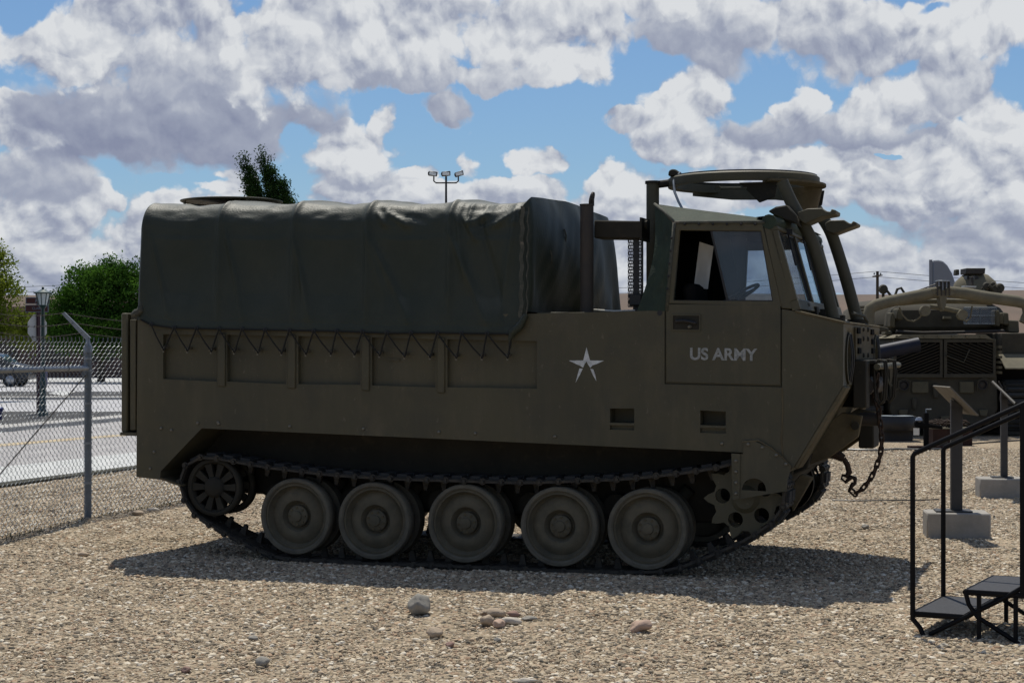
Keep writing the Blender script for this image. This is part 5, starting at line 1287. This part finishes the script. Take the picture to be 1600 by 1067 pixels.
for (x_, y_) in ((1412,602),(1535,601)):
    c = T(x_,y_,0)
    l = MB().lathe([(0,.0),(.085,.0),(.10,-.05),(.085,-.05),(.07,-.01),(0,-.01)], 24).build('tail_lamp', ['black'], tk, loc=c+Vector((0,.04,0))); MB().lathe([(0,-.03),(.04,-.025),(.065,-.012)], 20).build('lens', ['soot'], l)
    MB().tube([c+Vector((-.11,-.02,-.12)),c+Vector((-.11,-.1,.08)),c+Vector((0,-.1,.13)),c+Vector((.11,-.1,.08)),c+Vector((.11,-.02,-.12))], .012, 6).build('lamp_guard', ['tank_dk'], l).location = -(c+Vector((0,.04,0)))
for a in ((1425,1451),(1500,1522)): tprism([(a[0],596),(a[1],596),(a[1],614),(a[0],614)], .04, .11, 'cover_plate', 'tank_cv', bevel=.012)
tprism([(1458,600),(1468,600),(1467,622),(1459,622)], .0, .1, 'tow_lug', 'tank_dk', bevel=.02)
tprism([(1426,622),(1433,622),(1432,640),(1427,640)], .0, .1, 'tow_lug', 'tank_dk', bevel=.02)
# fenders and tracks
for (xa, xb) in ((1568,1626),(1326,1384)):
    x0, x1 = T(xa,560).x, T(xb,560).x; zf_ = T(0,553).z; zf2 = T(0,575).z
    fe = MB(); fe.add([(x0,-.12,zf2),(x1,-.12,zf2),(x1,.36,zf_),(x0,.36,zf_),(x0,-.12,zf2-.03),(x1,-.12,zf2-.03),(x1,.36,zf_-.04),(x0,.36,zf_-.04)], [(0,1,2,3),(7,6,5,4),(0,4,5,1),(1,5,6,2),(2,6,7,3),(3,7,4,0)])
    fe.build('fender', ['tank'], tk, bevel=.01); MB().box((x0,.36,zf_-.05),(x1,6.2,zf_)).build('fender_shelf', ['tank'], tk)
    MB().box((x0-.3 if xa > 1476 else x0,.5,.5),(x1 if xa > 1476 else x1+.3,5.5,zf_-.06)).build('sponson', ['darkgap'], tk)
    n = 13
    for k in range(n):                         # track wraps up the end: shoes one above another
        a = R(-100+190*k/(n-1)); c = Vector((0, .42-.46*math.cos(a)*.9, .60+.46*math.sin(a)))
        sh_ = MB().box((x0+.05,-.03,-.05),(x1-.05,.03,.05)).box((x0+.1,-.06,-.03),(x1-.1,-.03,.03),1).build('track_shoe', ['track','track_rub'], tk, loc=c, bevel=0); sh_.rotation_euler.x = -a
    MB().lathe([(0,x0+.1),(.36,x0+.1),(.36,x1-.1),(0,x1-.1)], 24, axis='x', c=(0,.42,.62)).build('drive_sprocket', ['tank_dk'], tk)
    for k in range(5): MB().lathe([(0,x0+.12),(.33,x0+.12),(.33,x1-.12),(0,x1-.12)], 20, axis='x', c=(0,1.2+k*.85,.42)).build('road_wheel', ['tank_dk'], tk)
    MB().box((x0+.05,.3,.02),(x1-.05,5.0,.10)).build('track_run', ['track'], tk)
# stowage boxes on the right fender
tprism([(1564,520),(1618,520),(1618,556),(1564,556)], .45, 2.4, 'fender_box', 'tank_dk', bevel=.02)
# turret
tm = MB(); rings = []
for (z, a, b, cx2, cy2) in ((T(0,519).z,1.25,1.6,0,3.4),(T(0,505).z,1.45,1.9,0,3.3),(T(0,480).z,1.32,1.75,0,3.3),(T(0,464).z,1.0,1.35,0,3.3),(T(0,460).z,.5,.7,0,3.3)):
    rings += [(cx2+a*math.cos(2*math.pi*i/36)*(1 if abs(math.cos(2*math.pi*i/36))<.75 else 1.0), cy2+b*math.sin(2*math.pi*i/36), z) for i in range(36)]
tm.add(rings, [(r*36+i, r*36+(i+1)%36, (r+1)*36+(i+1)%36, (r+1)*36+i) for r in range(4) for i in range(36)]+[tuple(range(4*36,5*36))], 0, True)
tm.build('turret', ['tank_dk'], tk)
tprism([(1386,518),(1391,492),(1400,476),(1560,474),(1572,490),(1577,516),(1560,520),(1400,520)], 1.3, 2.9, 'turret_bustle', 'tank_dk', bevel=.12)
# mesh basket on the bustle
bk = MB(); bx0, bx1 = T(1526,0).x, T(1578,0).x; bz0, bz1 = T(0,505).z, T(0,479).z
for zz in (bz0,(bz0+bz1)/2,bz1): bk.tube([(bx0,.95,zz),(bx1,.95,zz),(bx1,1.4,zz)], .012, 6)
for xx in (bx0,(bx0+bx1)/2,bx1): bk.tube([(xx,.95,bz0),(xx,.95,bz1)], .012, 6)
bo = bk.build('stowage_basket', ['galv_post'], tk)
ms = MB(); n = 22
for k in range(-9, n):
    for sg in (1,-1):
        xa = bx0+k*.035; pts = []
        for j in range(8):
            t = j/7; x_ = xa+sg*(t*.3)+(0 if sg > 0 else .3); pts.append((x_, .955+.004*sg, bz0+(bz1-bz0)*t))
        pts = [p for p in pts if bx0 <= p[0] <= bx1]
        if len(pts) > 1: ms.tube(pts, .0045, 3)
ms.build('basket_mesh', ['galv'], bo)['kind'] = 'stuff'
# cupola
cu = MB(); c_ = T(1524,450,3.0); rings = []
cw = (T(1560,450,3).x-T(1488,450,3).x)/2
for (z, s) in ((T(0,464,3).z,1.05),(T(0,452,3).z,1.0),(T(0,440,3).z,.85),(T(0,430,3).z,.55),(T(0,427,3).z,.3)):
    rings += [(c_.x+cw*s*math.cos(2*math.pi*i/30), 3.0+cw*s*math.sin(2*math.pi*i/30), z) for i in range(30)]
cu.add(rings, [(r*30+i, r*30+(i+1)%30, (r+1)*30+(i+1)%30, (r+1)*30+i) for r in range(4) for i in range(30)]+[tuple(range(4*30,5*30))], 0, True)
cup = cu.build('cupola', ['tank'], tk)
def cpart(pts, y0, y1, name, m, bevel=.01): return tprism(pts, y0, y1, name, m, cup, bevel)
cpart([(1510,419),(1540,419),(1539,428),(1510,428)], 2.6, 3.1, 'periscope_housing', 'soot')
cpart([(1494,421),(1499,421),(1499,430),(1493,430)], 2.6, 2.8, 'periscope', 'tank_dk')
cpart([(1511,431),(1516,431),(1516,436),(1511,436)], 2.10, 2.35, 'vision_slot', 'black', 0); cpart([(1523,431),(1529,431),(1529,436),(1523,436)], 2.10, 2.35, 'vision_slot', 'black', 0)
cpart([(1508,446),(1526,447),(1525,449.5),(1508,448.5)], 1.9, 2.2, 'data_plate', 'signwhite', 0)
cpart([(1517,432),(1521,432),(1522,446),(1518,446)], 1.95, 2.2, 'latch_arm', 'soot')
# searchlights / vision heads right of the cupola
for (x_, y_, r_) in ((1562,450,.10),(1541,447,.08),(1551,445,.06),(1380,452,.10)):
    c = T(x_,y_,1.6); MB().lathe([(0,-r_),(r_*.8,-r_*.8),(r_,0),(r_*.7,r_),(0,r_*1.2)], 18, c=(0,0,0)).tube([(0,.0,-r_*.8),(0.02,.1,-.3)], .03, 8).build('search_lamp', ['tank_dk'], tk, loc=c)
MB().tube([T(1384,452,1.6),T(1392,462,1.6),T(1398,463,1.6),T(1402,452,1.6),T(1408,450,1.6),T(1413,458,1.6),T(1411,466,1.6)], .028, 8).build('light_bracket', ['tank_dk'], tk)
for k in range(5): MB().tube([T(1545+k*4,446+k%2*3,1.5),T(1552+k*3,452,1.5),T(1556+k*2,458,1.5)], .03, 7).build('linkage', ['tank_dk'], tk)
# folded boom: a bent tube on two legs with the hook block at its crown
def btube(pts, r, name, m, dy): return MB().tube([T(a,b,dy) for a,b in pts], r, 16).build(name, [m], tk)
btube([(1358,512),(1357,495),(1359,483),(1368,477),(1390,471),(1420,465),(1455,458),(1470,456)], .115, 'boom_tube', 'tank', -.1)
btube([(1480,456),(1510,459),(1545,465),(1590,471),(1604,476),(1607,490),(1600,505)], .115, 'boom_tube', 'tank', -.1)
btube([(1405,474),(1440,471),(1475,470.5),(1510,471),(1550,473)], .05, 'boom_brace', 'tank', .2)
btube([(1453,479),(1475,482),(1500,487)], .045, 'boom_brace', 'tank', .0)
btube([(1405,480),(1410,492),(1418,500),(1428,502),(1437,496),(1443,487)], .016, 'drag_cable', 'tank', .1)
btube([(1497,488),(1503,499),(1510,502),(1516,497),(1519,478)], .016, 'drag_cable', 'tank', .1)
btube([(1425,457),(1445,450),(1462,444)], .012, 'winch_cable', 'black', -.1)
tprism([(1455,452),(1466,449),(1470,453),(1478,453),(1482,449),(1495,453),(1492,460),(1480,464),(1478,478),(1474,487),(1470,478),(1468,464),(1458,460)], -.22, .05, 'boom_crown', 'tank', bevel=.01)
for xx in (1464.5,1471,1477,1483): tprism([(xx,440),(xx+1.5,440),(xx+1.5,462),(xx,462)], -.25, -.1, 'sheave_plate', 'soot')
tprism([(1465,438),(1484,438),(1484,440),(1465,440)], -.27, -.08, 'sheave_pin', 'galv', bevel=.005)
for (x_, y_) in ((1445,486),(1503,492)): c = T(x_,y_,-.05); MB().lathe([(0,-.08),(.10,-.08),(.10,.08),(0,.08)], 20).build('boom_pivot', ['tank'], tk, loc=c)
tprism([(1350,504),(1388,512),(1390,518),(1350,518)], -.05, .6, 'boom_foot', 'tank_dk', bevel=.02)
# ribbed pack at the left and blue-black tube poking past the carrier nose
for k in range(6): tprism([(1338,478+k*5),(1356,478+k*5),(1356,481+k*5),(1338,481+k*5)], .4, 1.2, 'fin', 'tank')
MT['bluepipe'] = mat('blue_black_steel', (.014,.017,.032), .55, (.01,.012,.02), 4, metal=.3)
bp_ = MB().tube([T(1340,557,-1.2),T(1436,538,-1.2)], .135, 24).build('exhaust_tube', ['bluepipe'], tk); 

for (a, b, c, d_) in ((1392,488,1398,512),(1402,482,1410,500),(1556,484,1562,510),(1568,488,1576,508),(1576,500,1592,520),(1384,516,1394,524)):
    tprism([(a,b),(c,b+1),(c+1,d_),(a-1,d_-1)], .9, 1.3, 'stowage_box', 'tank_cv', bevel=.02)
btube([(1400,518),(1440,520),(1500,519),(1570,517)], .03, 'tow_cable', 'soot', .9)
btube([(1560,596),(1566,606),(1562,622),(1568,640)], .02, 'hose', 'soot', .0)
btube([(1386,586),(1390,600),(1400,608),(1406,606)], .015, 'hose', 'tank_cv', -.02)
tprism([(1475,494),(1486,494),(1487,498),(1474,498)], 1.15, 1.32, 'handle_plate', 'tank')
for k in range(7): tprism([(1400+k*22,524),(1403+k*22,524),(1403+k*22,527),(1400+k*22,527)], -.06, -.02, 'hinge', 'tank')
for k in range(6): tprism([(1561,540+k*8),(1566,540+k*8),(1566,544+k*8),(1561,544+k*8)], .0, .2, 'bracket', 'tank_cv')
for (x_, y_) in ((1405,640),(1530,640),(1470,650)): tprism([(x_,y_),(x_+14,y_),(x_+12,y_+10),(x_+2,y_+10)], .02, .12, 'step_plate', 'tank_cv', bevel=.01)
for k in range(4): btube([(1534+k*6,452),(1540+k*6,444+(k%2)*5),(1546+k*5,455),(1552+k*4,462)], .022, 'linkage', 'tank_dk', 1.7)

# far aircraft tail fin and wooden pole with wires
fn = empty('aircraft_tail', (at(1470,440,75).x, 75, 0), 0, 'grey aircraft tail fin rising behind the armoured vehicle', 'aircraft')
MT['airgrey'] = mat('aircraft_grey_paint', (.17,.19,.23), .6, (.15,.17,.2), .8)
fp_ = [(1457,450),(1457,407),(1466,406.5),(1473,408),(1480,415),(1487,427),(1493,445),(1497,560),(1457,560)]
MB().prism([(at(a,b,75).x-fn.location.x, at(a,b,75).z) for a,b in fp_], -.08, .08).build('tail_fin', ['airgrey'], fn, bevel=.05)
MB().prism([(at(a,b,75).x-fn.location.x, at(a,b,75).z) for a,b in ((1452,406),(1456.5,406),(1456.5,560),(1452,560))], -.05, .05).build('rudder', ['airgrey'], fn)
MB().prism([(-1.5,.3),(1.6,.3),(1.6,1.0),(-1.2,1.0)], -.4, .4).build('fuselage', ['airgrey'], fn, bevel=.1)
pl = empty('utility_pole', (at(1371,424,110).x,110,0), 0, 'thin wooden utility pole with wires on the horizon right of the cab', 'utility pole')
MT['wood'] = mat('dark_weathered_wood', (.05,.04,.032), .9)
pz = at(1371,424,110).z
MB().cyl((0,0,0),(0,0,pz),.12,8,r2=.09).build('pole', ['wood'], pl); MB().box((-.14,-.9,pz-.32),(.14,.9,pz-.26)).build('cross_arm', ['wood'], pl)
for k in range(3): MB().lathe([(0,0),(.05,.02),(.05,.12),(0,.16)], 8, axis='z').build('insulator', ['galv'], pl, loc=(-.2+.2*k,0,pz-.23))
wr = MB()
for (zo, y2) in ((0,0),(-.35,0)):
    for s in (-1,1): wr.tube([Vector((s*40*i/16,0,pz+zo-.0+(-2.0)*math.sin(math.pi*i/16)*.55)) for i in range(17)], .013, 4)
wr.build('wires', ['black'], pl)
p2 = copy_tree(pl); p2.location.x += 40; p2['label'] = 'wooden utility pole right of the armoured vehicle, carrying the same wires'
p3 = copy_tree(pl); p3.location.x -= 40; p3['label'] = 'wooden utility pole hidden mostly behind the carrier cargo cover'
for p in (pl,p2,p3): p['group'] = 'utility poles on the horizon'

# tyre lying flat, debris box, hitch on the gravel in front of the armoured vehicle
tr = empty('loose_tyre', (at(1399,676,32.5).x, 32.5, .20), 0, 'dark worn tyre lying flat on a low timber block behind the carrier nose', 'tyre')
MB().lathe([(.27,.02),(.38,.0),(.41,.06),(.415,.13),(.41,.2),(.38,.26),(.27,.25),(.24,.18),(.24,.08),(.27,.02)], 40, axis='z').build('tyre', ['black'], tr)
MB().box((-.28,-.2,-.2),(.28,.2,.015)).build('timber_block', ['soot'], tr)
MB().lathe([(0,.24),(.24,.24),(.30,.265),(.34,.27),(.30,.255)], 36, axis='z').build('rim', ['galv_post'], tr)
dbx = empty('debris_box', (at(1483,690,31.0).x, 31.0, 0), 0, 'low rusty tray of brown scrap under the armoured vehicle', 'tray')
MT['rustred'] = mat('rusty_red_tray', (.04,.018,.013), .9, (.025,.013,.01), 9)
MB().box((-.35,-.25,0),(.35,-.22,.3)).box((-.35,.22,0),(.35,.25,.3)).box((-.35,-.22,0),(-.32,.22,.3)).box((.32,-.22,0),(.35,.22,.3)).box((-.32,-.22,.02),(.32,.22,.05)).build('tray', ['rustred'], dbx)
MB().box((-.38,-.27,.3),(.38,.27,.315)).build('tray_lid', ['tank'], dbx)
scp = MB(); rg = random.Random(8)
for k in range(60):
    p = Vector((rg.uniform(-.28,.28),rg.uniform(-.18,.18),.33+rg.random()*.10)); d = Vector((rg.gauss(0,1),rg.gauss(0,1),rg.gauss(0,.4))).normalized()*.12; scp.tube([p-d,p+d*.3+Vector((0,0,.03)),p+d], .009, 4)
scp.build('scrap', ['rust'], dbx)['kind'] = 'stuff'
hb_ = G(1447,701); ht = empty('trailer_hitch', hb_, 0, 'small black trailer coupling with a white tag standing on the gravel', 'hitch')
sc1 = hb_.y/F
MB().box((-.04,-.04,0),(.04,.04,.62)).build('jack_post', ['darkgap'], ht, bevel=.008); MB().tube([(0,0,.62),(0,0,.68),(.09,0,.68)], .012, 8).build('crank', ['galv_post'], ht)
MB().prism([(-.2,.38),(.28,.34),(.28,.40),(-.05,.46),(-.2,.48)], -.05, .05).build('coupler', ['darkgap'], ht, bevel=.02)
MB().box((-.24,-.1,.24),(-.14,-.09,.36)).build('white_tag', ['signwhite'], ht); MB().lathe([(0,.5),(.05,.49),(.07,.44),(.03,.40)], 16, axis='z').build('coupler_ball', ['chrome'], ht, loc=(-.12,0,.05))
MB().box((-.3,-.12,0),(.3,.12,.05)).build('foot_plate', ['rustred'], ht); MB().lathe([(0,-.03),(.08,-.03),(.09,0),(.08,.03),(0,.03)], 20, c=(.28,0,.09)).build('jockey_wheel', ['black'], ht)

# thin black tubes on the gravel; the first two stand for shadow lines
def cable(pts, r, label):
    g = [G(*p, z=.012) for p in pts]; o = MB().tube(g, r, 6).build('dark_ground_line', ['black'], None); tag(o, label, 'cable')
cable([(1306,702),(1330,703),(1365,704),(1400,702),(1440,703),(1470,702)], .028, 'thick black tube drawn as a shadow line across the gravel behind the hanging chain')
cable([(1300,781),(1340,782),(1400,781),(1440,781),(1466,780)], .007, 'thin black tube drawn as a shadow line across the gravel beyond the handrail')
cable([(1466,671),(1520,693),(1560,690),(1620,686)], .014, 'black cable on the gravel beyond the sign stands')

# ------------------------------------------------------------------ information sign stands
def sign_stand(px, py_b, label, bw, bh, pw, ptop, slope_w, pan):
    g = G(px, py_b); g.y += bw*.35; k = F/g.y
    e = empty('sign_stand', g, R(-8), label, 'sign stand', 'information sign stands')
    MB().box((-bw/2,-bw*.35,-.02),(bw/2,bw*.35,bh)).build('concrete_base', ['concrete'], e, bevel=.012)
    MB().box((-pw*1.9,-pw*1.3,bh),(pw*1.3,pw*1.3,bh+.015)).build('base_plate', ['steel_post'], e)
    MB().box((-pw/2,-pw/2,bh+.015),(pw/2,pw/2,ptop)).build('post', ['steel_post'], e, bevel=.004)
    t = Vector((.7,0,-.7)); n = Vector((.7,0,.7)); w, l, d = pan; c = Vector((.0,0,ptop+.035))
    pp = MB()
    vs = [c+t*a+Vector((0,b,0))+n*h for h in (0,.012) for a, b in ((-l*.55,-w/2),(l*.45,-w/2),(l*.45,w/2),(-l*.55,w/2))]
    pp.add(vs, [(3,2,1,0),(4,5,6,7),(0,1,5,4),(1,2,6,5),(2,3,7,6),(3,0,4,7)])
    o = pp.build('sign_panel', ['panel'], e); o.rotation_euler.z = d
    MB().prism([(-pw/2,ptop-.03),(pw/2,ptop-.03),(pw/2,ptop+.0),(-pw/2,ptop+.06)], -pw/2, pw/2).build('panel_bracket', ['steel_post'], e)
    return e
sign_stand(1503, 843, 'nearest sign stand: pale tilted panel on a dark post set in a concrete block', .56, .235, .10, 1.19, 0, (.62,.36,R(8)))
sign_stand(1577, 779, 'farther sign stand behind the handrail, its panel seen edge on', .60, .225, .075, 1.16, 0, (.6,.36,R(-9)))

# ------------------------------------------------------------------ viewing stairs at the right
sa = empty('viewing_stairs', (2.379, 10.26, 0), R(-28), 'black tubular steel step unit with handrails at the right edge', 'steps')
YN, YF = 0.0, .73; z1, z2 = .14, .289; tr_ = .0155; ztop = 1.082; slp = .47
def tread(xa, xb, z):
    t = MB().box((xa+.012,YN+.012,z-.006),(xb-.012,YF-.012,z+.006)).build('step_tread', ['tread'], sa)
    MB().tube([(xa,YN,z-.01),(xb,YN,z-.01),(xb,YF,z-.01),(xa,YF,z-.01)], .017, 8, closed=True, smooth=True).build('tread_frame', ['railblack'], t)
    return t
tread(0, .31, z1); tread(.31, .66, z2); tread(.66, 1.0, z2+.15); tread(1.0, 1.9, z2+.30)
for yy in (YN, YF):
    MB().tube([(.065,yy,0),(.045,yy,.05),(0,yy,z1-.04),(0,yy,z1),(0,yy,ztop-.02),(.012,yy,ztop),(1.0,yy,ztop+slp),(1.9,yy,ztop+slp)], tr_, 10).build('handrail', ['railblack'], sa)
    MB().tube([(.64,yy,z2 if yy == YN else z2+.15),(.64,yy,ztop+slp*.63)] if yy == YN else [(1.0,yy,z2+.3),(1.0,yy,ztop+slp)], tr_*1.1, 10).build('rail_post', ['railblack'], sa)
    MB().tube([(.10,yy,.015),(.54,yy,.262),(1.0,yy,z2+.28)], tr_*.9, 8).build('stringer', ['railblack'], sa)
    MB().tube([(.31,yy,z2),(.33,yy,z2-.08),(.38,yy,z1),(.62,yy,.0)], tr_*.9, 8).build('brace', ['railblack'], sa)
    MB().tube([(.39,yy,z2-.02),(.39,yy,.0)], tr_*.9, 8).build('leg', ['railblack'], sa)
    MB().tube([(.60,yy,z2-.02),(.60,yy,.0)], tr_*.9, 8).build('leg', ['railblack'], sa)
    MB().tube([(1.85,yy,z2+.28),(1.85,yy,.0)], tr_*.9, 8).build('leg', ['railblack'], sa)
# ------------------------------------------------------------------ loose stones
def stone_mat(n, a, b): return mat(n, a, .85, b, 14, bump=.35, bscale=70, c3=tuple(min(1,x*1.35) for x in a), c3scale=18)
MT['st_grey'] = stone_mat('grey_stone', (.30,.28,.24), (.22,.21,.185)); MT['st_tan'] = stone_mat('tan_stone', (.42,.34,.25), (.33,.26,.19)); MT['st_red'] = stone_mat('reddish_stone', (.30,.19,.15), (.20,.13,.11)); MT['st_pale'] = stone_mat('pale_stone', (.52,.47,.40), (.42,.38,.32)); MT['st_pink'] = stone_mat('pinkish_stone', (.46,.33,.25), (.36,.26,.2))
def rock(px, py, w, h, m, label, seed, group=None, ang=0, sharp=.25):
    g = G(px, py+h/2-1); s = g.y/F; a = w*s/2; c = h*s/2; b = min(a, c*1.3)+.01
    bm = bmesh.new(); bmesh.ops.create_icosphere(bm, subdivisions=3, radius=1)
    for v in bm.verts:
        n = v.co.normalized(); f = 1+sharp*mnoise.noise(n*1.1+Vector((seed,0,0)))+.08*mnoise.noise(n*2.8+Vector((seed,9,0)))
        q = Vector((n.x, n.y, n.z)); 
        for k in range(3):
            ax = Vector((math.sin(seed+k*2.1), math.cos(seed*1.7+k), math.sin(seed*.6+k*3))).normalized(); dd = q.dot(ax)
            if dd > .72: f *= .72/dd*1.0+.0
        v.co = Vector((n.x*a*f, n.y*b*f, n.z*c*f))
    for f in bm.faces: f.smooth = True
    me = bpy.data.meshes.new('rock'); bm.to_mesh(me); bm.free(); me.materials.append(MT[m])
    o = link('rock', me, None, (g.x, g.y, gz(g.x,g.y)+c*.95)); o.rotation_euler = (0, R(ang), seed)
    o.rotation_euler.z = 0
    tag(o, label, 'stone', group)
rock(655,945,35,35,'st_grey','large rounded grey stone in front of the second road wheel',1.3)
rock(678,986,26,19,'st_tan','rounded tan stone just right of and below the large grey one',2.2)
GP = 'stones heaped in the middle foreground'
rock(775,957,30,17,'st_tan','topmost long tan stone of the middle heap',3.1,GP)
rock(761,968,21,19,'st_tan','upright brown stone at the left end of the middle heap',4.4,GP,30)
rock(779,973,20,14,'st_pink','small pinkish stone at the front of the middle heap',5.2,GP)
rock(800,970,32,12,'st_pale','flat pale stone at the right front of the middle heap',6.6,GP,4)
rock(802,959,21,10,'st_red','reddish stone at the back right of the middle heap',7.1,GP)
rock(827,966,24,8,'st_grey','thin flat stone lying just right of the middle heap',8.5,GP)
rock(755,957,12,8,'st_tan','small brown stone peeping out behind the middle heap',8.9,GP)
rock(1002,977,36,21,'st_pink','wedge shaped pinkish stone below the front road wheel',9.4,None,-12,.4)
rock(410,1033,22,17,'st_grey','small grey stone low in the left foreground',10.2)
rock(290,1047,16,11,'st_red','dark red pebble low in the left foreground',11.7)
rock(703,1007,14,10,'st_red','small dark brown stone below the rounded tan stone',12.2)
rock(777,999,12,9,'st_grey','small dark grey stone below the middle heap',13.9)
rock(820,1064,42,10,'st_pale','flat pale stone cut by the bottom edge of the photo',14.1)
rock(395,996,16,8,'st_grey','small flat dark stone in the left foreground gravel',15.1)
rock(215,802,20,9,'st_tan','flat tan stone near the foot of the fence',16.8)
rock(240,798,20,7,'st_pale','pale flat stone beside the tan one near the fence foot',17.7)
rock(130,868,18,9,'st_tan','tan stone in the gravel below the fence post',18.7)
rock(1366,677,10,6,'st_red','small dark stone beside the chain, far behind it',19.2) if 0 else None
rock(1352,824,12,8,'st_grey','small grey stone right of the carrier front track',20.3)
